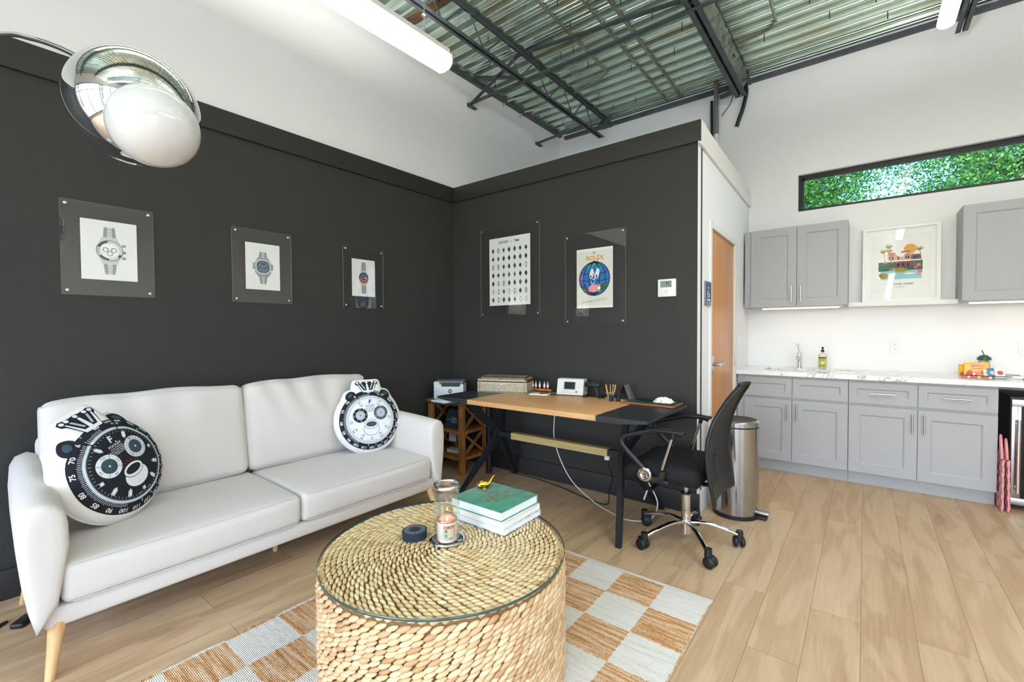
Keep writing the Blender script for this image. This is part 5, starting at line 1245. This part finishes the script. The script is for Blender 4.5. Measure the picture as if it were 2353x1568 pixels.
for sx_, xm, xo in ((-1, -2.335, -2.45), (1, -1.27, -1.125)):
    for s_, ytop, yfoot in ((-1, 2.56, 2.445), (1, 3.03, 3.165)):
        m = MB(); V_ = Vector; p0, p1, p2 = V_((xo, ytop, DZ_-th)), V_((xm, ym+s_*.012, zm)), V_((xo, yfoot, 0.0))
        for a, b in ((p0, p1), (p1, p2)):
            w0 = .055; nr = [V_((0, 1, 0)), V_((0, 0, 1))]
            d_ = (b-a).normalized(); side = V_((1, 0, 0)); side = (side-d_*side.dot(d_)).normalized(); o_ = d_.cross(side).normalized()
            v = []
            for p, ww in ((a, w0*.5 if a is not p1 else w0*.62), (b, w0*.5 if b is p1 else w0*.27)):
                if p.z < .01:
                    for i_, j_ in ((-1, -1), (1, -1), (1, 1), (-1, 1)):
                        v.append((p.x+i_*.016, p.y+j_*ww*.9, 0))
                else:
                    for i_, j_ in ((-1, -1), (1, -1), (1, 1), (-1, 1)): v.append(p+side*i_*.016+o_*j_*ww*(1 if o_.y > 0 else -1))
            m.add(v, [(0, 3, 2, 1), (4, 5, 6, 7), (0, 1, 5, 4), (1, 2, 6, 5), (2, 3, 7, 6), (3, 0, 4, 7)])
        m.build('leg', black_metal, t, world=True)
    MB().box(xo-.02, xo+.02, 2.50, 3.07, DZ_-th-.006, DZ_-th).build('mounting_plate', black_metal, t, world=True)
m = MB().box(-2.335, -1.27, ym-.022, ym+.022, .421, .463, 0)
for x in (-2.326, -1.284): m.cyl((x, ym-.0235, .450), (x, ym-.0215, .450), .004, n=8, mi=1).cyl((x, ym-.0235, .432), (x, ym-.0215, .432), .004, n=8, mi=1)
m.build('crossbar', [black_metal, satin], t, world=True)
MB().box(-2.20, -1.37, ym-.026, ym+.026, .417, .467).build('crossbar_cover', bar_wood, t, world=True)
tag(MB().cyl((-2.648, 3.045, 0), (-2.648, 3.045, .60), .028, n=24).build('support_pole', black_metal), 'thick round black pole standing behind the desk leg beside the wooden shelf', 'pole')
# cords
wcord = mat('white_cord', (222, 222, 216), .5)
tag(MB().tube(spline([(-2.0, 3.12, .77), (-1.96, 3.06, .60), (-1.90, 2.97, .40), (-1.76, 2.95, .16), (-1.55, 2.93, .03), (-1.35, 2.86, .006), (-1.22, 2.83, .006), (-1.10, 2.87, .03), (-1.045, 2.86, .15), (-1.09, 2.83, .28), (-1.15, 2.82, .38)], 8), .0042, 8).build('power_cord', wcord), 'white power cord hanging in a loop below the desk', 'cord')
t = thing('cord_adapter', 'small white adapter plug under the right end of the crossbar', 'plug', (-1.385, 2.83, .395))
MB().bbox(-.017, .017, -.012, .012, -.012, .0215, .004).build('body', wcord, t)
tag(MB().tube(spline([(-1.382, 2.83, .382), (-1.375, 2.83, .34), (-1.365, 2.87, .25), (-1.43, 2.95, .12), (-1.46, 2.98, .012), (-1.62, 3.0, .006), (-1.9, 3.09, .006), (-2.2, 3.15, .006), (-2.5, 3.16, .006)], 8), .0038, 8).build('power_cord', black_plastic), 'black power cord running along the floor below the desk', 'cord')
t = thing('cord_clip', 'small white cord clip hanging on the cord loop beside the desk leg', 'clip', (-1.128, 2.84, .20))
MB().beam((0, 0, -.035), (.022, 0, .03), .012, .008).build('body', wcord, t)
tag(MB().tube(spline([(XW+.3, .10, .005), (-2.97, .17, .006), (-2.90, .06, .005), (-2.95, -.2, .005)], 8), .0045, 8).build('power_cord', black_plastic), 'black cord on the floor behind the near sofa arm', 'cord')
tag(MB().rbox((.05, .09, .025), .010, 0, T3(-2.905, .215, .0128) @ RZ(.9), n=1, rs=3).build('foot_switch', black_plastic), 'black inline foot switch on the floor behind the sofa arm', 'switch')
# ================================================================== DESK OBJECTS
def onz(x, y): return (x*.971, y*.971)
# inlaid box
c0 = Vector((-2.502, 2.735)); ux_ = Vector((.886, .463)); ang_ = math.atan2(.463, .886); L_, D_ = .425, .20
t = thing('inlaid_box', 'mother of pearl inlaid wooden chest on the desk beside the printer', 'box', (c0.x, c0.y, DZ_), ang_*0+math.radians(20))
bw = mat('dark_inlay_wood', (92, 62, 40), .4); pearl = mat('mother_of_pearl', (226, 220, 196), .25, var=(60, (190, 190, 160)))
MB().box(.003, L_-.003, .003, D_-.003, 0, .092).build('body', bw, t)
m = MB().box(0, L_, 0, D_, .094, .108); m.add([(0, 0, .108), (L_, 0, .108), (L_, D_, .108), (0, D_, .108), (.03, .03, .128), (L_-.03, .03, .128), (L_-.03, D_-.03, .128), (.03, D_-.03, .128)], [(4, 5, 6, 7), (0, 1, 5, 4), (1, 2, 6, 5), (2, 3, 7, 6), (3, 0, 4, 7)])
lid = m.build('lid', bw, t)
m = MB()
def inlay(A, w, z0, z1):
    A.l = .0003; A.rect(.016, z0+.012, w-.016, z1-.010, 1); A.up(); A.rect(.020, z0+.016, w-.020, z1-.014, 0); A.up()
    s_ = .0125; r_ = 0; y = z0+.022
    while y < z1-.018:
        x = .028+(s_/2 if r_ % 2 else 0)
        while x < w-.026:
            A.ell(x, y, .0052, .0052, 1, 6); x += s_
        y += s_*.82; r_ += 1
    for k in range(int((z1-z0-.004)/.007)): A.rect(.002, z0+.004+k*.007, .012, z0+.008+k*.007, 1); A.rect(w-.012, z0+.004+k*.007, w-.002, z0+.008+k*.007, 1)
    for k in range(int((w-.03)/.010)): A.rect(.016+k*.010, z0+.002, .022+k*.010, z0+.006, 1)
inlay(Art(m, frame((0, .0028, 0), (1, 0, 0), (0, 0, 1))), L_, 0, .092)
inlay(Art(m, frame((L_-.0028, 0, 0), (0, 1, 0), (0, 0, 1))), D_, 0, .092)
m.build('inlay', [bw, pearl], t)
m = MB(); A = Art(m, frame((0, -.0002, 0), (1, 0, 0), (0, 0, 1))); A.rect(.01, .0965, L_-.01, .1055, 1); A.up()
for k in range(30): 
    if k % 4: A.rect(.022+k*.013, .099, .028+k*.013, .103, 0)
A = Art(m, frame((0, 0, .108), (1, 0, 0), (0, .03, .02)), lift=.0004)
for k in range(34): A.poly([(.008+k*.012, .004), (.017+k*.012, .004), (.0125+k*.012, .026)] if .014 < .012*k < L_-.03 else [(.01, .002), (.012, .002), (.011, .004)], 1)
A = Art(m, frame((L_, 0, .108), (0, 1, 0), (-.03, 0, .02)), lift=.0004)
for k in range(1, 15): A.poly([(.008+k*.012, .004), (.017+k*.012, .004), (.0125+k*.012, .026)], 1)
A = Art(m, T3(0, 0, .128), lift=.0004)
for q in range(4): A.rect(.036+q*.018, .036+q*.014, L_-.036-q*.018, D_-.036-q*.014, (1, 0)[q % 2]); A.up()
m.build('lid_inlay', [bw, pearl], lid)
MB().cyl((L_/2, .003, .07), (L_/2, -.002, .07), .006, n=12).build('keyhole', satin, t)
# vials on a little bench
bx, by = -2.118, 3.060
t = thing('vial_rack', 'small wooden rack of oil vials on the desk between chest and white device', 'rack', (bx, by, DZ_), math.radians(8))
MB().bbox(-.125, .125, -.02, .02, .008, .022, .002).box(-.12, -.11, -.018, .018, 0, .008).box(.11, .12, -.018, .018, 0, .008).build('wood_bar', rustic, t)
tube_g = mat('clear_vial_glass', (226, 222, 216), .1, trans=.4); red_l = mat('red_liquid', (196, 60, 48), .3); vl = mat('vial_label', (240, 226, 216), .6)
vp = None
lab_ = ['oil vial at the left end of the wooden rack', 'oil vial second from left in the rack', 'oil vial third from left in the rack', 'oil vial third from right in the rack', 'oil vial second from right in the rack', 'oil vial at the right end of the wooden rack']
for k, dx in enumerate((-.088, -.050, -.022, .014, .056, .086)):
    if vp is None:
        vp = thing('oil_vial', lab_[0], 'vial', group='oil vials in the small rack')
        MB().lathe([(0, 0), (.0085, 0), (.0085, .040), (.006, .046), (.003, .050), (.0025, .062), (0, .064)], n=16).build('glass_tube', tube_g, vp)
        MB().lathe([(.0088, .001), (.0088, .012)], n=16, cap=False).build('red_base', red_l, vp)
        MB().lathe([(.0088, .015), (.0088, .036)], n=16, cap=False).build('paper_label', vl, vp); o = vp
    else: o = dup(vp, label=lab_[k])
    c_, s_ = math.cos(.14), math.sin(.14); o.location = (bx+dx*c_, by+dx*s_, DZ_+.0222)
t = thing('notepad', 'white notepad with a black pen in front of the vial rack', 'notepad', (-2.0, 2.905, DZ_), .25)
MB().bbox(-.075, .075, -.035, .035, 0, .007, .001).build('paper_block', paper, t)
tag(MB().cyl((-1.985, 2.885, DZ_+.0115), (-1.95, 2.95, DZ_+.0115), .004, n=10).build('pen', black_plastic), 'black pen lying on the white notepad', 'pen')
tag(MB().cyl((-1.915, 2.93, DZ_+.0045), (-1.86, 3.00, DZ_+.0045), .004, n=10).build('pen', black_plastic), 'black pen lying on the desk right of the notepad', 'pen')
# timegrapher
t = thing('timing_machine', 'off-white desktop device with dark screen and red button', 'device', (-1.785, 3.035, DZ_), math.radians(12))
pts = [(-.062, .008), (-.055, .125), (.012, .128), (.062, .010), (.062, .006), (-.062, .006)]
M_ = Matrix(((0, 0, 1, 0), (1, 0, 0, 0), (0, 1, 0, 0), (0, 0, 0, 1)))
pts = [(-.055, .012), (-.052, .006), (.060, .006), (.060, .118), (.050, .126), (-.018, .126), (-.024, .122)]
MB().prism(pts, -.105, .105, M=M_).build('housing', offwhite, t)
sl = math.atan2(.11, .031)
FM = frame((0, -.055, .012), (1, 0, 0), (0, .031, .11)); m = MB(); A = Art(m, FM, lift=.0006)
A.rect(-.052, .036, .042, .098, 0); A.up(); A.rect(-.047, .040, .037, .094, 1); A.text('MODEL 1000', -.035, .024, .009, 2, bold=.01); A.text('MULTIFUNCTION TIMEGRAPHER', -.015, .012, .0065, 2)
for x, y in ((.068, .085), (.058, .07), (.078, .07), (.068, .055), (.082, .018)): A.ell(x, y, .0065, .0065, 3, 14); A.ring(x, y, .0065, .0078, 2, 14)
A.ell(.052, .020, .0075, .0075, 4, 16); m.build('front_panel', [mat('silver_bezel', (150, 150, 146), .4), dark_screen, grey_ink, white_plastic, red_ink], t)
for x in (-.08, .08): MB().box(x-.015, x+.015, -.045, -.03, 0, .006).build('foot', black_plastic, t)
# holder/microphone stand
t = thing('microphone_stand', 'black clamp stand between the white device and the tool cup', 'stand', (-1.572, 3.03, DZ_), .05)
MB().rbox((.125, .035, .04), .012, 0, T3(-.03, 0, .092), n=1, rs=3).bbox(-.075, -.062, -.012, .012, .10, .128, .003).bbox(-.03, -.015, -.012, .012, .10, .128, .003).build('clamp_head', black_plastic, t)
MB().beam((.0, .0, .082), (.015, 0, .014), .03, .018, upv=(0, 1, 0)).build('column', black_plastic, t)
MB().rbox((.12, .025, .014), .006, 0, T3(0, .01, .009), rs=2).rbox((.03, .08, .016), .007, 0, T3(-.075, -.01, .0085), rs=2).rbox((.03, .08, .016), .007, 0, T3(.045, -.01, .0085), rs=2).build('foot', black_plastic, t)
MB().tube(spline([(-.09, .01, .085), (-.09, .02, .04), (-.04, .02, .02), (0, .02, .06), (.03, .02, .10), (.045, .015, .118), (.055, .01, .105)], 6), .003, 8).build('lead', black_plastic, t)
# tool cup with screwdrivers
kx, ky = -1.462, 3.035
t = thing('screwdriver_carousel', 'round clear stand holding small screwdrivers on the desk', 'tool stand', (kx, ky, DZ_))
MB().lathe([(0, 0), (.034, 0), (.036, .004), (.036, .010), (0, .010)], n=30).lathe([(0, .040), (.034, .040), (.035, .046), (0, .046)], n=30).build('ring_plate', mat('clear_green_plastic', (170, 180, 150), .15, trans=.4), t)
MB().lathe([(.030, .010), (.030, .040)], n=30, cap=False).build('clear_cup', clear_glass, t)
for k, (tx, ty, c_, lb) in enumerate(((-.034, .01, (60, 130, 70), 'green topped'), (-.026, -.01, (200, 120, 50), 'orange topped'), (-.006, .012, (160, 70, 170), 'purple topped'), (.018, .006, (200, 200, 200), 'silver topped'), (.034, .012, (190, 60, 40), 'red topped'), (.038, -.004, (226, 196, 60), 'yellow topped'))):
    s = thing('screwdriver', lb+' small screwdriver in the round tool stand', 'screwdriver', (kx+tx*.55, ky+ty, DZ_+.0105), group='small screwdrivers in the round stand')
    a = Vector((0, 0, 0)); b = Vector((tx*.55, ty*.3, .085))
    MB().cyl(a, a+(b-a)*.25, .0015, .002, n=8).build('blade', satin, s); MB().cyl(a+(b-a)*.25, b, .0034, n=10).build('handle', gold_ink if k != 3 else satin, s)
    MB().cyl(b, b+Vector((0, 0, .008)), .0048, n=10).build('cap', mat('cap_colour_%s' % lb.split()[0], c_, .4), s)
for x, y, lb in ((-1.405, 2.935, 'small black loupe cylinder in front of the tool stand, left one'), (-1.360, 2.95, 'small black loupe cylinder in front of the tool stand, right one')):
    t = thing('loupe', lb, 'loupe', (x, y, DZ_)); MB().lathe([(.015, 0), (.0165, .003), (.0145, .014), (.017, .026), (.0165, .030), (.013, .030), (.012, .02)], n=24).build('body', black_plastic, t); MB().lathe([(0, .024), (.0128, .024)], n=20, cap=False).build('lens', dark_screen, t)
# metal phone stand
t = thing('phone_stand', 'folding silver metal phone stand with black cable behind the loupes', 'stand', (-1.365, 3.07, DZ_), math.radians(-18))
MB().beam((-.02, -.02, .012), (.012, .0, .108), .062, .004, upv=(1, 0, 0)).beam((.014, .0, .108), (.045, .03, .002), .05, .004, upv=(1, 0, 0)).build('plate', satin, t)
MB().box(-.045, .055, -.03, .03, 0, .004).box(-.036, -.018, -.025, .025, .018, .022).build('base', satin, t)
MB().rbox((.055, .02, .022), .006, 0, T3(-.075, -.028, .012), rs=2).build('black_block', black_plastic, t)
# leather tray + cloth
t = thing('desk_pad', 'brown edged green leather pad on the right end of the desk', 'desk pad', (-1.13, 2.99, DZ_), math.radians(-1))
MB().bbox(-.178, .178, -.105, .095, 0, .012, .004).build('leather_edge', mat('tan_leather', (150, 88, 56), .45), t)
MB().box(-.164, .164, -.09, .082, .0121, .0135).build('green_felt', mat('dark_green_felt', (24, 72, 52), .8), t)
MB().rbox((.12, .06, .006), .003, 0, T3(-.06, .02, .017) @ RZ(-.2), rs=2).build('black_pouch', black_fab, t)
v = []; f = []; nx, ny = 22, 16
cl = np.random.default_rng(5)
cloth = mat('crumpled_white_cloth', (232, 226, 214), .95)
for sgn in (1,):
    for j in range(ny+1):
        for i in range(nx+1):
            x, y = (i/nx-.5), (j/ny-.5); e = max(0, 1-(abs(2*x)**2.4+abs(2*y)**2.4)); z = .004+.036*e**.5*(.75+.25*math.sin(x*19+y*7)*math.cos(y*23-x*9))+cl.normal(0, .0012)*(e > 0)
            v.append((x*.12*(1+.1*math.sin(y*20)), y*.10*(1+.12*math.sin(x*17)), z))
for j in range(ny):
    for i in range(nx): f.append((j*(nx+1)+i, j*(nx+1)+i+1, (j+1)*(nx+1)+i+1, (j+1)*(nx+1)+i))
o = MB().add(v, f, 0, False).build('polishing_cloth', cloth); o.location = (-1.055, 3.0, DZ_+.0135)
tag(o, 'crumpled white polishing cloth on the green leather pad', 'cloth')
# ================================================================== SIDE TABLE, PRINTER
ex0, ex1, ey0, ey1 = -3.205, -2.765, 2.82, 3.175
t = thing('side_table', 'rustic brown wooden shelf with crossed sides in the dark corner', 'side table', ((ex0+ex1)/2, (ey0+ey1)/2, 0))
L4 = .045
for x in (ex0, ex1-L4):
    for y in (ey0, ey1-L4): MB().bbox(x, x+L4, y, y+L4, .0, .62, .002).build('leg', rustic, t, world=True)
MB().bbox(ex0-.01, ex1+.01, ey0-.01, ey1+.01, .62, .648, .003).build('top', rustic, t, world=True)
for z in (.155, .39): MB().bbox(ex0+.004, ex1-.004, ey0+.004, ey1-.004, z-.028, z, .002).build('shelf', rustic, t, world=True)
for x in (ex0+.016, ex1-.028):
    for z0, z1 in ((.156, .36), (.392, .618)):
        for a, b in ((z0, z1), (z1, z0)): MB().beam((x+(.003 if a > b else 0), ey0+L4, a), (x+(.003 if a > b else 0), ey1-L4, b), .018, .024, upv=(1, 0, 0)).build('cross_brace', rustic, t, world=True)
t = thing('glass_board', 'dark glass board overhanging the front of the wooden shelf', 'board', (-2.86, 2.87, .6495))
MB().bbox(-.13, .13, -.24, .24, 0, .012, .006).build('plate', mat('smoked_glass_board', (52, 62, 68), .08, spec=.7), t)
tag(MB().bbox(-2.975, -2.80, 2.655, 2.78, .662, .675, .001).build('paper_stack', paper), 'small stack of white paper on the dark glass board', 'paper')
pa = math.atan2(.15, .205)
t = thing('printer', 'small white and dark laser printer on the wooden shelf', 'printer', (-3.060, 2.765, .664), pa)
w_, d_, h_ = .268, .205, .158
m = MB().bbox(0, w_, 0, d_, 0, h_-.028, .004).bbox(.0, .05, 0, .02, h_-.03, h_-.006, .003); m.build('housing', mat('printer_white', (206, 210, 212), .4), t)
MB().bbox(.05, w_-.002, .004, d_-.002, h_-.03, h_-.004, .004).bbox(.002, w_-.002, .02, d_-.002, h_-.028, h_, .004).build('top_cover', grey_plastic, t)
MB().box(.07, w_-.03, -.001, .05, h_-.048, h_-.012).build('output_slot', black_plastic, t)
m = MB(); A = Art(m, frame((w_*.55, -.0005, .068), (1, 0, 0), (0, 0, 1))); A.ring(0, 0, .0155, .018, 0, 28); A.ell(0, 0, .0155, .0155, 0, 24); A.up(); A.text('hp', 0, .002, .026, 1, bold=.01); m.build('logo', [ink, white_plastic], t)
# label printer on the middle shelf
t = thing('label_printer', 'dark grey rounded label printer on the middle shelf', 'label printer', (-2.955, 2.985, .391), math.radians(12))
pp = [(-.10, 0), (.10, 0), (.10, .11), (.07, .165), (.0, .175), (-.05, .165), (-.092, .10), (-.102, .05)]
PM2 = Matrix(((0, 0, 1, 0), (1, 0, 0, 0), (0, 1, 0, 0), (0, 0, 0, 1)))
MB().prism(pp, -.085, .085, M=PM2).build('housing', mat('slate_plastic', (54, 62, 68), .4), t)
MB().prism([(-.06, .1665), (.04, .1735), (.04, .178), (-.06, .171)], -.055, .055, M=PM2).build('window_lid', black_plastic, t)
m = MB(); A = Art(m, frame((0, -.1035, .05), (1, 0, 0), (0, -.02, .1)), lift=.001); A.rect(-.06, .028, .05, .031, 1); A.rect(-.03, .0, .04, .018, 0); A.rect(-.01, .036, .04, .056, 0); A.up(); A.rect(.06, .02, .075, .032, 2); m.build('front_slot', [mat('label_sticker', (120, 130, 140), .4), white_plastic, cyan_ink], t)
# white stand thing on the lower shelf
t = thing('gadget_stand', 'white angular stand with two thin posts and plates on the lower shelf', 'stand', (-2.975, 2.97, .1555), .1)
MB().prism([(-.10, -.02), (-.08, -.05), (.07, -.06), (.11, -.03), (.11, .03), (.08, .05), (-.08, .05), (-.10, .03)], 0, .022).build('base', white_plastic, t)
for x in (-.012, .014): MB().cyl((x, 0, .022), (x, 0, .16 if x > 0 else .125), .0035, n=8).build('post', satin, t)
MB().bbox(-.005, .10, -.04, .035, .160, .178, .006).build('top_plate', white_plastic, t)
MB().bbox(-.09, -.012, -.012, .012, .09, .165, .006).build('side_plate', white_plastic, t)
# ================================================================== OFFICE CHAIR
t = thing('office_chair', 'black mesh back office chair on a chrome five star base', 'office chair', (-.838, 2.765, 0))
for k in range(5):
    a = math.radians(-51+72*k+.5); c, s_ = math.cos(a), math.sin(a); R_ = .295
    leg = MB().tube(spline([(.02*c, .02*s_, .120), (.10*c, .10*s_, .125), (.20*c, .20*s_, .105), (R_*c, R_*s_, .075)], 6), .014, 12, flat=(.85, 1.1)).build('base_arm', chrome, t)
    ca = a+.6+k*1.1
    cs = MB().cyl((R_*c, R_*s_, .056), (R_*c, R_*s_, .100), .021, .019, n=16)
    px, py = R_*c+.012*math.cos(ca), R_*s_+.012*math.sin(ca)
    cs.rbox((.060, .030, .040), .012, 0, T3(px, py, .050) @ RZ(ca), rs=3)
    cs.build('caster_fork', black_plastic, leg)
    for q in (-1, 1):
        nx_, ny_ = -math.sin(ca)*q, math.cos(ca)*q
        MB().lathe([(0, 0), (.024, 0), (.0312, .004), (.0312, .016), (.022, .022), (0, .023)], n=24, M=T3(px+nx_*.009, py+ny_*.009, .0312) @ RZ(ca+q*PI/2) @ RY(PI/2)).build('wheel', black_plastic, leg)
MB().cyl((0, 0, .075), (0, 0, .29), .026, n=28).cyl((0, 0, .055), (0, 0, .135), .032, .030, n=28).build('column', chrome, t)
MB().cyl((0, 0, .29), (0, 0, .30), .030, n=24).build('collar', black_plastic, t)
MB().cyl((0, 0, .30), (0, 0, .36), .0135, n=20).build('gas_rod', satin, t)
MB().rbox((.22, .16, .05), .012, 0, T3(-.02, 0, .375), rs=3).beam((-.12, -.11, .372), (-.12, -.24, .355), .03, .010).build('tilt_mechanism', black_plastic, t)
def seatf(p, ux, uy, uz): return Vector((p.x, p.y*(1-.06*ux), p.z - .035*max(0, -ux)**3 + .010*uy*uy*(uz > 0)))
MB().rbox((.44, .48, .105), .045, 0, T3(-.080, 0, .452), n=8, rs=5, puff=(.01, .01, .008), fn=seatf).build('seat', black_fab, t)
# mesh back
mesh_m = bpy.data.materials.new('black_mesh'); mesh_m.use_nodes = True; nt = mesh_m.node_tree; nt.nodes.clear()
o_ = nt.nodes.new('ShaderNodeOutputMaterial'); mx = nt.nodes.new('ShaderNodeMixShader'); tr_ = nt.nodes.new('ShaderNodeBsdfTransparent'); pb = nt.nodes.new('ShaderNodeBsdfPrincipled'); pb.inputs['Base Color'].default_value = C8(24, 25, 27); pb.inputs['Roughness'].default_value = .5; mx.inputs[0].default_value = .80
nt.links.new(tr_.outputs[0], mx.inputs[1]); nt.links.new(pb.outputs[0], mx.inputs[2]); nt.links.new(mx.outputs[0], o_.inputs[0])
def backp(u, v):
    """u -1..1 across (y), v 0..1 upwards"""
    z = .33+.64*v
    x = float(np.interp(z, [.33, .42, .52, .60, .68, .76, .82, .90, .97], [.180, .166, .150, .144, .150, .168, .192, .235, .285]))
    w = float(np.interp(v, [0, .2, .5, .7, .85, .95, 1], [.215, .235, .245, .232, .195, .15, .10]))
    return Vector((x+.03*u*u, u*w, z))
N1, N2 = 20, 26; v = [backp(-1+2*i/N1, j/N2) for j in range(N2+1) for i in range(N1+1)]
f = [(j*(N1+1)+i, j*(N1+1)+i+1, (j+1)*(N1+1)+i+1, (j+1)*(N1+1)+i) for j in range(N2) for i in range(N1)]
MB().add(v, f, 0, True).add([p+Vector((.012, 0, 0)) for p in v], f, 0, True).build('mesh_back', mesh_m, t)
fr = [backp(-1, j/20) for j in range(21)]+[backp(-1+2*i/16, 1) for i in range(1, 16)]+[backp(1, 1-j/20) for j in range(21)]+[backp(1-2*i/16, 0) for i in range(1, 17)]
MB().tube([p+Vector((.006, 0, 0)) for p in fr], .011, 8).build('back_frame', black_plastic, t)
v = [backp(-1+2*i/N1, j/6*.13)+Vector((.013, 0, 0)) for j in range(7) for i in range(N1+1)]
MB().add(v, [(j*(N1+1)+i, j*(N1+1)+i+1, (j+1)*(N1+1)+i+1, (j+1)*(N1+1)+i) for j in range(6) for i in range(N1)], 0, True).build('lower_back_panel', black_plastic, t)
MB().tube(spline([(.03, 0, .38), (.13, 0, .37), (.165, 0, .44), (.16, 0, .55)], 6), .02, 10, flat=(.5, 1.4)).build('back_bracket', black_plastic, t)
for s_ in (-1, 1):
    y = s_*.270; ar = t
    a_ = MB().tube(spline([(.06, y, .700), (.02, y, .712), (-.06, y, .712), (-.16, y, .690), (-.265, y, .655), (-.290, y, .635), (-.285, y, .600), (-.22, y, .535), (-.14, y*.98, .462)], 6), .012, 12, flat=(1.35, .8)).rbox((.21, .052, .016), .007, 0, T3(-.03, y, .714), n=3, rs=3).build('armrest', black_plastic, t)
    MB().cyl((.012, y, .695), (-.05, y, .490), .0085, n=14).build('chrome_strut', chrome, a_)
    MB().cyl((.018, y, .712), (.006, y, .672), .012, n=14).build('strut_cap', black_plastic, a_)
    MB().tube(spline([(-.16, y, .445), (-.11, y, .425), (-.06, y, .440), (-.045, y, .485)], 6), .024, 12, flat=(.9, .8)).rbox((.16, .05, .02), .006, 0, T3(-.10, y-s_*.04, .415), rs=2).build('arm_hub', black_plastic, a_)
    MB().lathe([(.040, -.012), (.042, .0), (.040, .008), (.020, .010), (.018, .006), (0, .008)], n=32, M=T3(-.145, y, .452) @ RX(-s_*PI/2) @ T3(0, 0, .012)).build('chrome_disc', chrome, a_)
